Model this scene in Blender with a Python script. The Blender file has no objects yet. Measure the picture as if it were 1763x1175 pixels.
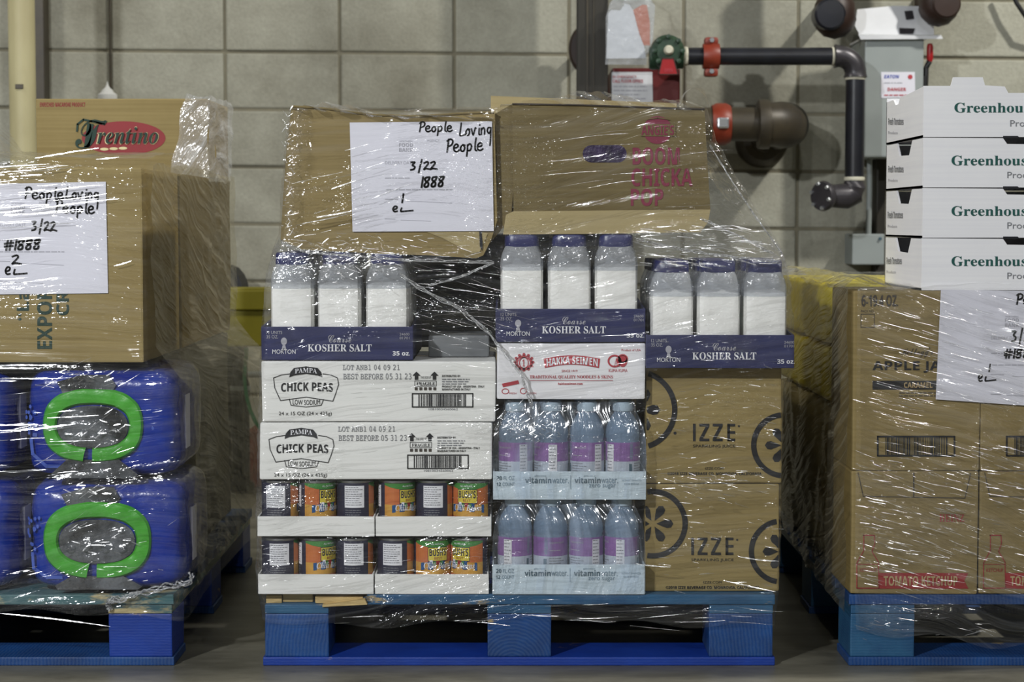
import bpy, bmesh, math, random
from mathutils import Vector, Matrix, noise

random.seed(7)
SC = bpy.context.scene
COL = SC.collection
PI = math.pi

# ------------------------------------------------------------------ camera, light, exposure
F = 3380.0
CX, CY = 881.5, 587.5
DIST = 3.9
CAMH = 0.888
PITCH = math.radians(3.43)
cam = bpy.data.cameras.new('camera')
cam.sensor_width = 36.0
cam.lens = 36.0 * F / 1763.0
cam.clip_end = 60
cam.dof.use_dof = True
cam.dof.focus_distance = DIST - 0.02
cam.dof.aperture_fstop = 7.0
camo = bpy.data.objects.new('camera', cam)
COL.objects.link(camo)
camo.location = (0, -DIST, CAMH)
camo.rotation_euler = (PI / 2 - PITCH, 0, 0)
SC.camera = camo

world = bpy.data.worlds.new('hall_air')
SC.world = world
world.use_nodes = True
world.node_tree.nodes['Background'].inputs[0].default_value = (0.80, 0.82, 0.80, 1)
world.node_tree.nodes['Background'].inputs[1].default_value = 0.07


def lamp(name, loc, power, size, color=(1, 1, 1), target=None):
    if target is None:
        l = bpy.data.lights.new(name, 'POINT')
        l.shadow_soft_size = size
    else:
        l = bpy.data.lights.new(name, 'AREA')
        l.shape = 'DISK'
        l.size = size
    l.energy = power
    l.color = color
    o = bpy.data.objects.new(name, l)
    COL.objects.link(o)
    o.location = loc
    if target is not None:
        o.rotation_euler = (Vector(target) - Vector(loc)).to_track_quat('-Z', 'Y').to_euler()
    return o


lamp('high_bay_light', (-2.4, -4.0, 2.9), 480, 0.09, (0.96, 0.98, 1.0))
lamp('high_bay_light', (0.2, -6.5, 5.0), 170, 0.07, (0.97, 0.99, 1.0))
lamp('high_bay_light', (3.3, 0.3, 4.3), 470, 0.10, (1.0, 0.97, 0.90))
lamp('high_bay_light', (-3.4, 0.6, 4.6), 190, 0.25, (1.0, 0.97, 0.90))
lamp('high_bay_light', (3.2, -5.5, 4.6), 130, 0.05, (1.0, 1.0, 0.98))

SC.view_settings.view_transform = 'Standard'
SC.view_settings.look = 'None'
SC.view_settings.gamma = 1.0
SC.view_settings.exposure = 0.50
SC.view_settings.use_curve_mapping = False
SC.cycles.transparent_max_bounces = 32

# ------------------------------------------------------------------ pixel rays of the photograph -> points in the hall
_cp, _sp = math.cos(PITCH), math.sin(PITCH)


def ray(px, py):
    u, v = (px - CX) / F, (py - CY) / F
    return Vector((u, _cp - v * _sp, -_sp - v * _cp))


def W(px, py, Y=0.0):
    d = ray(px, py)
    return Vector((0, -DIST, CAMH)) + d * ((Y + DIST) / d.y)


def X_(px, Y=0.0, py=600):
    return W(px, py, Y).x


def Z_(py, Y=0.0):
    return W(CX, py, Y).z


def front(Y, eps=0.0012):
    def f(px, py, layer=1):
        p = W(px, py, Y)
        return Vector((p.x, Y - eps * layer, p.z))
    return f


def side(X, sgn=-1, eps=0.0012):
    def f(px, py, layer=1):
        d = ray(px, py)
        p = Vector((0, -DIST, CAMH)) + d * (X / d.x)
        return Vector((X + sgn * eps * layer, p.y, p.z))
    return f


# ------------------------------------------------------------------ materials
def lin(h):
    if isinstance(h, tuple):
        r = [c / 255.0 for c in h]
    else:
        r = [int(h[i:i + 2], 16) / 255.0 for i in (0, 2, 4)]
    return tuple((c / 12.92 if c <= 0.04045 else ((c + 0.055) / 1.055) ** 2.4) for c in r) + (1,)


MATS = {}


def new_mat(name):
    m = bpy.data.materials.new(name)
    m.use_nodes = True
    MATS[name] = m
    nt = m.node_tree
    return m, nt, nt.nodes['Principled BSDF']


def nd(nt, typ, **kw):
    n = nt.nodes.new(typ)
    for k, v in kw.items():
        if k in ('inputs',):
            for a, b in v.items():
                n.inputs[a].default_value = b
        else:
            setattr(n, k, v)
    return n


def mat(name, c, rough=0.6, c2=None, scale=8.0, stretch=(1, 1, 1), bump=0.0, bscale=None, metal=0.0, spec=0.5, trans=0.0, alpha=1.0, coat=0.0, cmin=0.35, cmax=0.7, sss=0.0):
    m, nt, p = new_mat(name)
    p.inputs['Base Color'].default_value = lin(c)
    p.inputs['Roughness'].default_value = rough
    p.inputs['Metallic'].default_value = metal
    p.inputs['Specular IOR Level'].default_value = spec
    p.inputs['Transmission Weight'].default_value = trans
    p.inputs['Alpha'].default_value = alpha
    p.inputs['Coat Weight'].default_value = coat
    tc = nd(nt, 'ShaderNodeTexCoord')
    mp = nd(nt, 'ShaderNodeMapping')
    mp.inputs['Scale'].default_value = stretch
    nt.links.new(tc.outputs['Object'], mp.inputs['Vector'])
    if c2 is not None:
        n = nd(nt, 'ShaderNodeTexNoise', inputs={'Scale': scale, 'Detail': 5.0, 'Roughness': 0.6})
        nt.links.new(mp.outputs[0], n.inputs['Vector'])
        r = nd(nt, 'ShaderNodeValToRGB')
        r.color_ramp.elements[0].position = cmin
        r.color_ramp.elements[0].color = lin(c)
        r.color_ramp.elements[1].position = cmax
        r.color_ramp.elements[1].color = lin(c2)
        nt.links.new(n.outputs['Fac'], r.inputs[0])
        nt.links.new(r.outputs[0], p.inputs['Base Color'])
    if bump:
        n2 = nd(nt, 'ShaderNodeTexNoise', inputs={'Scale': bscale or scale * 4, 'Detail': 4.0})
        nt.links.new(mp.outputs[0], n2.inputs['Vector'])
        b = nd(nt, 'ShaderNodeBump', inputs={'Strength': bump, 'Distance': 0.01})
        nt.links.new(n2.outputs['Fac'], b.inputs['Height'])
        nt.links.new(b.outputs[0], p.inputs['Normal'])
    return m


def kraft(name, c, c2):
    """corrugated kraft board: faint horizontal fluting plus mottling"""
    m, nt, p = new_mat(name)
    p.inputs['Roughness'].default_value = 0.72
    p.inputs['Specular IOR Level'].default_value = 0.25
    tc = nd(nt, 'ShaderNodeTexCoord')
    mp = nd(nt, 'ShaderNodeMapping')
    mp.inputs['Scale'].default_value = (2.0, 2.0, 160.0)
    nt.links.new(tc.outputs['Object'], mp.inputs['Vector'])
    n = nd(nt, 'ShaderNodeTexNoise', inputs={'Scale': 1.0, 'Detail': 2.0})
    nt.links.new(mp.outputs[0], n.inputs['Vector'])
    n2 = nd(nt, 'ShaderNodeTexNoise', inputs={'Scale': 5.0, 'Detail': 6.0, 'Roughness': 0.65})
    nt.links.new(tc.outputs['Object'], n2.inputs['Vector'])
    mx = nd(nt, 'ShaderNodeMath', operation='ADD')
    ml = nd(nt, 'ShaderNodeMath', operation='MULTIPLY', inputs={1: 0.5})
    ml2 = nd(nt, 'ShaderNodeMath', operation='MULTIPLY', inputs={1: 0.5})
    nt.links.new(n.outputs['Fac'], ml.inputs[0])
    nt.links.new(n2.outputs['Fac'], ml2.inputs[0])
    nt.links.new(ml.outputs[0], mx.inputs[0])
    nt.links.new(ml2.outputs[0], mx.inputs[1])
    r = nd(nt, 'ShaderNodeValToRGB')
    r.color_ramp.elements[0].position = 0.36
    r.color_ramp.elements[0].color = lin(c)
    r.color_ramp.elements[1].position = 0.62
    r.color_ramp.elements[1].color = lin(c2)
    nt.links.new(mx.outputs[0], r.inputs[0])
    nt.links.new(r.outputs[0], p.inputs['Base Color'])
    b = nd(nt, 'ShaderNodeBump', inputs={'Strength': 0.1 if name.startswith('white') else 0.16, 'Distance': 0.002})
    nt.links.new(mx.outputs[0], b.inputs['Height'])
    nt.links.new(b.outputs[0], p.inputs['Normal'])
    return m


def painted_wood(name, c, c2, wood, wear_lo=0.60, wear_hi=0.66, rings=True):
    """blue pallet paint over end grain: growth rings raised under the paint, chips down to bare wood"""
    m, nt, p = new_mat(name)
    p.inputs['Roughness'].default_value = 0.5
    tc = nd(nt, 'ShaderNodeTexCoord')
    n1 = nd(nt, 'ShaderNodeTexNoise', inputs={'Scale': 6.0, 'Detail': 6.0, 'Roughness': 0.7})
    nt.links.new(tc.outputs['Object'], n1.inputs['Vector'])
    r1 = nd(nt, 'ShaderNodeValToRGB')
    r1.color_ramp.elements[0].position = 0.35
    r1.color_ramp.elements[0].color = lin(c)
    r1.color_ramp.elements[1].position = 0.68
    r1.color_ramp.elements[1].color = lin(c2)
    nt.links.new(n1.outputs['Fac'], r1.inputs[0])
    w = nd(nt, 'ShaderNodeTexWave', wave_type='RINGS' if rings else 'BANDS', inputs={'Scale': 44.0 if rings else 55.0, 'Distortion': 2.5, 'Detail': 2.0, 'Detail Scale': 1.5})
    if rings:
        w.rings_direction = 'Y'
    else:
        w.bands_direction = 'Z'
    nt.links.new(tc.outputs['Object'], w.inputs['Vector'])
    mixr = nd(nt, 'ShaderNodeMix', data_type='RGBA', blend_type='MIX')
    fa = nd(nt, 'ShaderNodeMath', operation='MULTIPLY', inputs={1: 0.09 if rings else 0.04})
    nt.links.new(w.outputs['Fac'], fa.inputs[0])
    nt.links.new(fa.outputs[0], mixr.inputs['Factor'])
    nt.links.new(r1.outputs[0], mixr.inputs['A'])
    mixr.inputs['B'].default_value = lin('7d94a8')
    n2 = nd(nt, 'ShaderNodeTexNoise', inputs={'Scale': 9.0, 'Detail': 8.0, 'Roughness': 0.7})
    mp = nd(nt, 'ShaderNodeMapping')
    mp.inputs['Location'].default_value = (3.1, 1.7, 0.3)
    mp.inputs['Scale'].default_value = (0.7, 0.7, 2.2)
    nt.links.new(tc.outputs['Object'], mp.inputs['Vector'])
    nt.links.new(mp.outputs[0], n2.inputs['Vector'])
    r2 = nd(nt, 'ShaderNodeValToRGB')
    r2.color_ramp.elements[0].position = wear_lo
    r2.color_ramp.elements[1].position = wear_hi
    nt.links.new(n2.outputs['Fac'], r2.inputs[0])
    mx = nd(nt, 'ShaderNodeMix', data_type='RGBA')
    nt.links.new(r2.outputs[0], mx.inputs['Factor'])
    nt.links.new(mixr.outputs['Result'], mx.inputs['A'])
    mx.inputs['B'].default_value = lin(wood)
    nt.links.new(mx.outputs['Result'], p.inputs['Base Color'])
    b = nd(nt, 'ShaderNodeBump', inputs={'Strength': 0.07, 'Distance': 0.002})
    nt.links.new(w.outputs['Fac'], b.inputs['Height'])
    b2 = nd(nt, 'ShaderNodeBump', inputs={'Strength': 0.4, 'Distance': 0.004})
    nt.links.new(n2.outputs['Fac'], b2.inputs['Height'])
    nt.links.new(b.outputs[0], b2.inputs['Normal'])
    nt.links.new(b2.outputs[0], p.inputs['Normal'])
    return m


def film(name, gloss=0.10, haze=0.05, angle=0.15, str1=0.5, str2=0.35, rough=0.10, s1=(2.2, 48.0), tint=(0.85, 0.87, 0.9, 1), through=(1, 1, 1, 1)):
    """clear stretch film: mostly transparent, a thin gloss, milky along its stretch lines; the relief of
    pulled wrinkles is in the bump, laid out on the sheet's own UV (metres along the wrap, metres up)"""
    m, nt, p = new_mat(name)
    nt.nodes.remove(p)
    out = nt.nodes['Material Output']
    uv = nd(nt, 'ShaderNodeUVMap', uv_map='UVMap')
    mp = nd(nt, 'ShaderNodeMapping')
    mp.inputs['Rotation'].default_value = (0, 0, -angle)
    nt.links.new(uv.outputs[0], mp.inputs['Vector'])
    mp2 = nd(nt, 'ShaderNodeMapping')
    mp2.inputs['Scale'].default_value = (s1[0], s1[1], 1)
    # a slow warp bends the stretch lines
    wn = nd(nt, 'ShaderNodeTexNoise', inputs={'Scale': 2.5, 'Detail': 1.0})
    nt.links.new(uv.outputs[0], wn.inputs['Vector'])
    wm = nd(nt, 'ShaderNodeVectorMath', operation='MULTIPLY_ADD')
    nt.links.new(wn.outputs['Color'], wm.inputs[0])
    wm.inputs[1].default_value = (0.14, 0.14, 0)
    nt.links.new(mp.outputs[0], wm.inputs[2])
    nt.links.new(wm.outputs[0], mp2.inputs['Vector'])
    n1 = nd(nt, 'ShaderNodeTexNoise', noise_dimensions='2D', inputs={'Scale': 1.0, 'Detail': 3.0, 'Roughness': 0.55})
    nt.links.new(mp2.outputs[0], n1.inputs['Vector'])
    n2 = nd(nt, 'ShaderNodeTexNoise', noise_dimensions='2D', inputs={'Scale': 34.0, 'Detail': 3.0, 'Roughness': 0.6})
    mp3 = nd(nt, 'ShaderNodeMapping')
    mp3.inputs['Scale'].default_value = (0.6, 1.6, 1)
    nt.links.new(wm.outputs[0], mp3.inputs['Vector'])
    nt.links.new(mp3.outputs[0], n2.inputs['Vector'])
    # crumple only in patches
    n3 = nd(nt, 'ShaderNodeTexNoise', noise_dimensions='2D', inputs={'Scale': 4.5, 'Detail': 2.0})
    nt.links.new(uv.outputs[0], n3.inputs['Vector'])
    r3 = nd(nt, 'ShaderNodeValToRGB')
    r3.color_ramp.elements[0].position = 0.48
    r3.color_ramp.elements[1].position = 0.66
    nt.links.new(n3.outputs['Fac'], r3.inputs[0])
    att = nd(nt, 'ShaderNodeAttribute', attribute_name='crumple')
    mxx = nd(nt, 'ShaderNodeMath', operation='MAXIMUM')
    nt.links.new(r3.outputs[0], mxx.inputs[0])
    nt.links.new(att.outputs['Fac'], mxx.inputs[1])
    ml = nd(nt, 'ShaderNodeMath', operation='MULTIPLY')
    nt.links.new(n2.outputs['Fac'], ml.inputs[0])
    nt.links.new(mxx.outputs[0], ml.inputs[1])
    b1 = nd(nt, 'ShaderNodeBump', inputs={'Strength': str1, 'Distance': 0.02})
    nt.links.new(n1.outputs['Fac'], b1.inputs['Height'])
    b2 = nd(nt, 'ShaderNodeBump', inputs={'Strength': str2, 'Distance': 0.02})
    nt.links.new(ml.outputs[0], b2.inputs['Height'])
    nt.links.new(b1.outputs[0], b2.inputs['Normal'])
    gl = nd(nt, 'ShaderNodeBsdfGlossy', inputs={'Roughness': rough, 'Color': (1, 1, 1, 1)})
    nt.links.new(b2.outputs[0], gl.inputs['Normal'])
    tr = nd(nt, 'ShaderNodeBsdfTransparent', inputs={'Color': through})
    df = nd(nt, 'ShaderNodeBsdfDiffuse', inputs={'Color': tint})
    nt.links.new(b2.outputs[0], df.inputs['Normal'])
    # milky share follows the stretch lines and the crumpled patches
    r1 = nd(nt, 'ShaderNodeMapRange', inputs={'From Min': 0.5, 'From Max': 0.75, 'To Min': 0.25 * haze, 'To Max': haze * 2.2})
    nt.links.new(n1.outputs['Fac'], r1.inputs[0])
    mm = nd(nt, 'ShaderNodeMath', operation='MULTIPLY_ADD', inputs={1: haze * 1.5})
    nt.links.new(att.outputs['Fac'], mm.inputs[0])
    nt.links.new(r1.outputs[0], mm.inputs[2])
    mix1 = nd(nt, 'ShaderNodeMixShader')
    nt.links.new(mm.outputs[0], mix1.inputs[0])
    nt.links.new(tr.outputs[0], mix1.inputs[1])
    nt.links.new(df.outputs[0], mix1.inputs[2])
    fr = nd(nt, 'ShaderNodeLayerWeight', inputs={'Blend': 0.25})
    nt.links.new(b2.outputs[0], fr.inputs['Normal'])
    fm = nd(nt, 'ShaderNodeMath', operation='MULTIPLY_ADD', inputs={1: 0.22, 2: gloss})
    nt.links.new(fr.outputs['Fresnel'], fm.inputs[0])
    fc0 = nd(nt, 'ShaderNodeMath', operation='MULTIPLY_ADD', inputs={1: 0.09})
    nt.links.new(att.outputs['Fac'], fc0.inputs[0])
    nt.links.new(fm.outputs[0], fc0.inputs[2])
    fc = nd(nt, 'ShaderNodeMath', operation='MINIMUM', inputs={1: 0.6})
    nt.links.new(fc0.outputs[0], fc.inputs[0])
    mix2 = nd(nt, 'ShaderNodeMixShader')
    nt.links.new(fc.outputs[0], mix2.inputs[0])
    nt.links.new(mix1.outputs[0], mix2.inputs[1])
    nt.links.new(gl.outputs[0], mix2.inputs[2])
    nt.links.new(mix2.outputs[0], out.inputs['Surface'])
    return m


def clear(name, c, alpha=0.35, rough=0.12, gloss=0.15, bscale=0, bstr=0.3):
    """tinted clear plastic"""
    m, nt, p = new_mat(name)
    p.inputs['Base Color'].default_value = lin(c)
    p.inputs['Roughness'].default_value = rough
    out = nt.nodes['Material Output']
    tr = nd(nt, 'ShaderNodeBsdfTransparent', inputs={'Color': (0.93, 0.95, 0.98, 1)})
    mx = nd(nt, 'ShaderNodeMixShader', inputs={0: alpha})
    if bscale:
        tc = nd(nt, 'ShaderNodeTexCoord')
        n = nd(nt, 'ShaderNodeTexNoise', inputs={'Scale': bscale, 'Detail': 3.0})
        nt.links.new(tc.outputs['Object'], n.inputs['Vector'])
        b = nd(nt, 'ShaderNodeBump', inputs={'Strength': bstr, 'Distance': 0.02})
        nt.links.new(n.outputs['Fac'], b.inputs['Height'])
        nt.links.new(b.outputs[0], p.inputs['Normal'])
    nt.links.new(tr.outputs[0], mx.inputs[1])
    nt.links.new(p.outputs[0], mx.inputs[2])
    nt.links.new(mx.outputs[0], out.inputs['Surface'])
    return m


def glint_mat():
    m, nt, p = new_mat('film_glint')  # glossy strips that carry the shaped glints on the film
    nt.nodes.remove(p)
    gl = nd(nt, 'ShaderNodeBsdfGlossy', inputs={'Roughness': 0.25, 'Color': (1, 1, 1, 1)})
    tr = nd(nt, 'ShaderNodeBsdfTransparent')
    tc = nd(nt, 'ShaderNodeTexCoord')
    n = nd(nt, 'ShaderNodeTexNoise', inputs={'Scale': 60.0, 'Detail': 2.0})
    nt.links.new(tc.outputs['Object'], n.inputs['Vector'])
    b = nd(nt, 'ShaderNodeBump', inputs={'Strength': 0.12, 'Distance': 0.01})
    nt.links.new(n.outputs['Fac'], b.inputs['Height'])
    nt.links.new(b.outputs[0], gl.inputs['Normal'])
    mx = nd(nt, 'ShaderNodeMixShader', inputs={0: 0.42})
    nt.links.new(tr.outputs[0], mx.inputs[1])
    nt.links.new(gl.outputs[0], mx.inputs[2])
    nt.links.new(mx.outputs[0], nt.nodes['Material Output'].inputs['Surface'])


kraft('kraft', '807048', '918056')
kraft('kraft_tan', '88774c', '98875a')
kraft('kraft_dark', '695c3c', '776a48')
kraft('kraft_flap', 'a1926a', 'ad9e76')
kraft('white_board', 'dedfdb', 'e8e8e5')
kraft('white_coated', 'e2e2e6', 'eaeaec')
mat('print_black', '15161b', 0.6)
mat('print_dark', '3a332c', 0.65)
mat('print_grey', '7c7e83', 0.7)
mat('print_faint', 'a9a9b2', 0.7)
mat('print_green', '14352a', 0.65)
mat('print_teal', '12504a', 0.65)
mat('print_red', '8e2429', 0.6)
mat('print_ketchup', '9a2c2e', 0.6)
mat('print_magenta', '7c2740', 0.6)
mat('print_white', 'e2e3e8', 0.6)
mat('print_cream', 'e0d2a0', 0.6)
mat('print_crimson', 'b03a44', 0.6)
mat('print_slate', '345464', 0.6)
mat('print_lightslate', '748c9c', 0.6)
mat('print_blue', '2742a8', 0.5)
mat('print_kraft', 'b29a70', 0.7)
mat('paper', 'd6d6e0', 0.75, 'dcdce6', 3)
mat('marker', '17181f', 0.5)
mat('navy_board', '23274f', 0.55, '282d5c', 20)
mat('salt_white', 'e6e6e2', 0.45, 'efefec', 30, bump=0.15, bscale=60)
clear('clear_jug', 'c9cdd2', 0.42, 0.18, bscale=18, bstr=0.5)
mat('cap_navy', '20265c', 0.35)
mat('tray_ice', 'c6d6e0', 0.5, 'd0dee6', 10)
mat('bottle_cap', 'a9bccb', 0.4)
clear('bottle_plastic', '8ba3bd', 0.62, 0.1, bscale=22, bstr=0.35)
mat('label_purple', '84589a', 0.45, '9066a6', 15)
mat('label_silver', 'b9c2cf', 0.4)
mat('can_steel', '9a9c9f', 0.3, metal=0.9)
mat('can_navy', '2a2b3c', 0.4, '35364a', 30)
mat('can_orange', 'b8623a', 0.45, 'c47a40', 12)
mat('can_amber', 'c89c48', 0.45, 'c08a3c', 30)
mat('can_green', '3f7f3a', 0.45)
mat('can_yellow', 'd2c04a', 0.45)
mat('can_blue', '1f4f86', 0.45)
mat('bag_blue', '0c2486', 0.25, '1238a0', 9, coat=0.5, bump=0.35, bscale=22)
mat('bag_pale', '4a62b8', 0.4)
mat('handle_green', '3f9a2a', 0.35, '4cab36', 18, bump=0.3, bscale=30, coat=0.4)
mat('window_clear', '63676d', 0.08, '24262a', 12, bump=1.0, bscale=40, coat=1.0, cmin=0.4, cmax=0.6)
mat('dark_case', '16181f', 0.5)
mat('grey_case', '75787a', 0.6, '6a6d70', 6)
mat('yellow_bag', 'd8c810', 0.4, 'ecdc28', 9, bump=0.6, bscale=18)
mat('yellow_rail', '77700f', 0.55, '857d18', 5)
mat('olive_case', 'aa9d72', 0.6, '8a7e56', 7, bump=0.3, bscale=16)
mat('shroud_shade', '332f24', 0.6, '26231b', 6, bump=0.3, bscale=16)  # darker copy of the shroud: shade of the gap put into the colour
mat('bare_wood', 'b49a66', 0.75, 'd0b880', 14, stretch=(1, 1, 6), bump=0.4, bscale=30)
painted_wood('pallet_blue', '0a3064', '12498a', 'ab9668', 0.64, 0.68)
painted_wood('pallet_bright', '0a2f84', '113c9c', 'b09a6c', 0.62, 0.67, rings=False)
painted_wood('pallet_worn', '27525e', '4a7472', 'b7a87c', 0.50, 0.60, rings=False)
painted_wood('pallet_teal', '17466f', '2c6286', 'b09a6c', 0.62, 0.68, rings=False)
mat('pipe_cream', 'bdb58c', 0.55, 'b0a780', 10, stretch=(1, 1, .4), bump=0.1)
mat('pipe_black', '15161c', 0.35, '1e2028', 14)
mat('pipe_bronze', '37322a', 0.45, '484030', 9, metal=0.2)
mat('iron_brown', '24150f', 0.5, '301d14', 9)
mat('iron_fitting', '343236', 0.35, '454246', 12, metal=0.3)
mat('coupling_orange', '7a2a17', 0.45, '8a3520', 14)
mat('bolt_steel', 'c9ccd0', 0.25, metal=0.8)
mat('thread_white', 'c9c6b4', 0.6)
mat('column_olive', '25221b', 0.6, '302c23', 6, stretch=(8, 8, .6))
mat('valve_green', '1d3526', 0.45, '26452f', 20)
mat('tag_red', '9c1218', 0.4)
mat('box_red', '5a0d0d', 0.45, '650f0e', 6)
mat('box_grey', '8f9695', 0.45, '989f9e', 5)
mat('sheet_white', 'd6d8dc', 0.6, 'c6c8cc', 6)
mat('sheet_orange', 'b8541f', 0.5)
clear('poly_bag', 'd0d3d6', 0.25, 0.15, bscale=30, bstr=0.6)
mat('rubber_black', '121316', 0.5)
mat('hose_green', '1f8a56', 0.4)
mat('rust_red', '6e3020', 0.7, '4d2318', 10)
mat('plug_white', 'd8d9d6', 0.5)
glint_mat()
film('film_centre', 0.035, 0.018, 0.12, 0.36, 0.55, 0.10)
film('film_side', 0.035, 0.13, 0.5, 0.7, 0.4, 0.2, s1=(3, 60), tint=(0.62, 0.57, 0.42, 1), through=(0.90, 0.88, 0.80, 1))  # olive tint dims the flank, shade put into the film colour
film('film_left', 0.035, 0.02, 0.10, 0.34, 0.2, 0.09, s1=(1.4, 50))
film('film_right', 0.05, 0.028, -0.28, 0.6, 0.7, 0.09, s1=(2.5, 46))
film('film_rope', 0.12, 0.16, 0.3, 0.9, 1.0, 0.12, s1=(30, 80))
mat('hole_violet', '3a2a50', 0.4, '15101f', 30, bump=0.3)
film('film_case', 0.07, 0.16, 1.45, 0.8, 0.5, 0.12, s1=(3, 22), tint=(0.62, 0.76, 0.95, 1))
film('film_corner', 0.05, 0.16, 0.9, 0.6, 0.4, 0.16, s1=(5, 40))
film('film_bunched', 0.20, 0.05, 0.3, 1.0, 1.0, 0.10, s1=(8, 50))


def floor_mat():
    m, nt, p = new_mat('concrete_floor')
    tc = nd(nt, 'ShaderNodeTexCoord')
    n = nd(nt, 'ShaderNodeTexNoise', inputs={'Scale': 3.0, 'Detail': 9.0, 'Roughness': 0.68})
    mp = nd(nt, 'ShaderNodeMapping')
    mp.inputs['Scale'].default_value = (0.8, 2.2, 1)
    mp.inputs['Rotation'].default_value = (0, 0, 0.4)
    nt.links.new(tc.outputs['Object'], mp.inputs['Vector'])
    nt.links.new(mp.outputs[0], n.inputs['Vector'])
    r = nd(nt, 'ShaderNodeValToRGB')
    r.color_ramp.elements[0].position = 0.35
    r.color_ramp.elements[0].color = lin('4c4a40')
    r.color_ramp.elements[1].position = 0.68
    r.color_ramp.elements[1].color = lin('7b786b')
    nt.links.new(n.outputs['Fac'], r.inputs[0])
    nt.links.new(r.outputs[0], p.inputs['Base Color'])
    p.inputs['Roughness'].default_value = 0.42
    b = nd(nt, 'ShaderNodeBump', inputs={'Strength': 0.2, 'Distance': 0.004})
    nt.links.new(n.outputs['Fac'], b.inputs['Height'])
    nt.links.new(b.outputs[0], p.inputs['Normal'])
    return m


def block_mat():
    m, nt, p = new_mat('block_wall')
    tc = nd(nt, 'ShaderNodeTexCoord')
    n = nd(nt, 'ShaderNodeTexNoise', inputs={'Scale': 2.2, 'Detail': 8.0, 'Roughness': 0.62})
    nt.links.new(tc.outputs['Object'], n.inputs['Vector'])
    r = nd(nt, 'ShaderNodeValToRGB')
    r.color_ramp.elements[0].position = 0.28
    r.color_ramp.elements[0].color = lin('807d6e')
    r.color_ramp.elements[1].position = 0.62
    r.color_ramp.elements[1].color = lin('b0afa0')
    nt.links.new(n.outputs['Fac'], r.inputs[0])
    n2 = nd(nt, 'ShaderNodeTexNoise', inputs={'Scale': 90.0, 'Detail': 3.0})
    nt.links.new(tc.outputs['Object'], n2.inputs['Vector'])
    mx = nd(nt, 'ShaderNodeMix', data_type='RGBA', blend_type='MULTIPLY', inputs={'Factor': 0.3})
    nt.links.new(r.outputs[0], mx.inputs['A'])
    nt.links.new(n2.outputs['Fac'], mx.inputs['B'])
    nt.links.new(mx.outputs['Result'], p.inputs['Base Color'])
    p.inputs['Roughness'].default_value = 0.85
    b = nd(nt, 'ShaderNodeBump', inputs={'Strength': 0.4, 'Distance': 0.004})
    nt.links.new(n2.outputs['Fac'], b.inputs['Height'])
    nt.links.new(b.outputs[0], p.inputs['Normal'])
    return m


floor_mat()
block_mat()
mat('mortar', '747060', 0.9, '807b68', 20)


# ------------------------------------------------------------------ object helpers
def obj(name, bm, m, parent=None, smooth=False, mats=None):
    me = bpy.data.meshes.new(name)
    bm.normal_update()
    bm.to_mesh(me)
    bm.free()
    for k in (mats or [m]):
        me.materials.append(MATS[k])
    if smooth:
        for f in me.polygons:
            f.use_smooth = True
        try:
            me.set_sharp_from_angle(angle=math.radians(40))
        except Exception:
            pass
    o = bpy.data.objects.new(name, me)
    COL.objects.link(o)
    if parent is not None:
        o.parent = parent
        o.matrix_parent_inverse = Matrix.Translation(parent.location).inverted()
    return o


def tag(o, label=None, cat=None, group=None, kind=None):
    if label:
        o['label'] = label
    if cat:
        o['category'] = cat
    if group:
        o['group'] = group
    if kind:
        o['kind'] = kind
    return o


def thing(name, label, cat, loc=(0, 0, 0), group=None):
    o = bpy.data.objects.new(name, None)
    COL.objects.link(o)
    o.location = loc
    o.empty_display_size = 0.05
    return tag(o, label, cat, group)


def box(bm, x0, x1, y0, y1, z0, z1, bev=0.0, sub=0, warp=0.0, seed=0.0):
    b = bmesh.new()
    bmesh.ops.create_cube(b, size=1.0)
    for v in b.verts:
        v.co = Vector(((x0 + x1) / 2 + v.co.x * (x1 - x0), (y0 + y1) / 2 + v.co.y * (y1 - y0), (z0 + z1) / 2 + v.co.z * (z1 - z0)))
    if bev:
        bmesh.ops.bevel(b, geom=b.edges[:], offset=bev, segments=2, profile=0.6, affect='EDGES', clamp_overlap=True)
    if sub:
        bmesh.ops.subdivide_edges(b, edges=[e for e in b.edges if e.calc_length() > 0.03], cuts=sub, use_grid_fill=True)
    if warp:
        for v in b.verts:
            n = noise.noise_vector(v.co * 7 + Vector((seed, seed * 2, 0)))
            v.co += Vector((n.x, n.y * 0.6, n.z * 0.5)) * warp
    merge(bm, b)
    return bm


def merge(bm, b, mi=None):
    vs = [bm.verts.new(v.co) for v in b.verts]
    idx = {v: i for i, v in enumerate(b.verts)}
    for f in b.faces:
        try:
            nf = bm.faces.new([vs[idx[v]] for v in f.verts])
            nf.material_index = f.material_index if mi is None else mi
        except ValueError:
            pass
    b.free()


def lathe(bm, prof, seg=24, c=(0, 0, 0), axis='Z', square=0.0):
    """profile [(radius, height)] turned round an axis; square > 0 gives a rounded-square section"""
    rings = []
    for r, h in prof:
        ring = []
        for i in range(seg):
            a = 2 * PI * i / seg
            ca, sa = math.cos(a), math.sin(a)
            k = 1.0
            if square:
                n = 2 + 6 * square
                k = 1.0 / ((abs(ca) ** n + abs(sa) ** n) ** (1.0 / n))
            x, y = r * ca * k, r * sa * k
            if axis == 'Z':
                p = (x, y, h)
            elif axis == 'X':
                p = (h, x, y)
            else:
                p = (x, h, y)
            ring.append(bm.verts.new(Vector(p) + Vector(c)))
        rings.append(ring)
    for a, b in zip(rings, rings[1:]):
        for i in range(seg):
            bm.faces.new((a[i], a[(i + 1) % seg], b[(i + 1) % seg], b[i]))
    for ring, flip in ((rings[0], True), (rings[-1], False)):
        try:
            bm.faces.new(ring[::-1] if flip else ring)
        except ValueError:
            pass
    return rings


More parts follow.
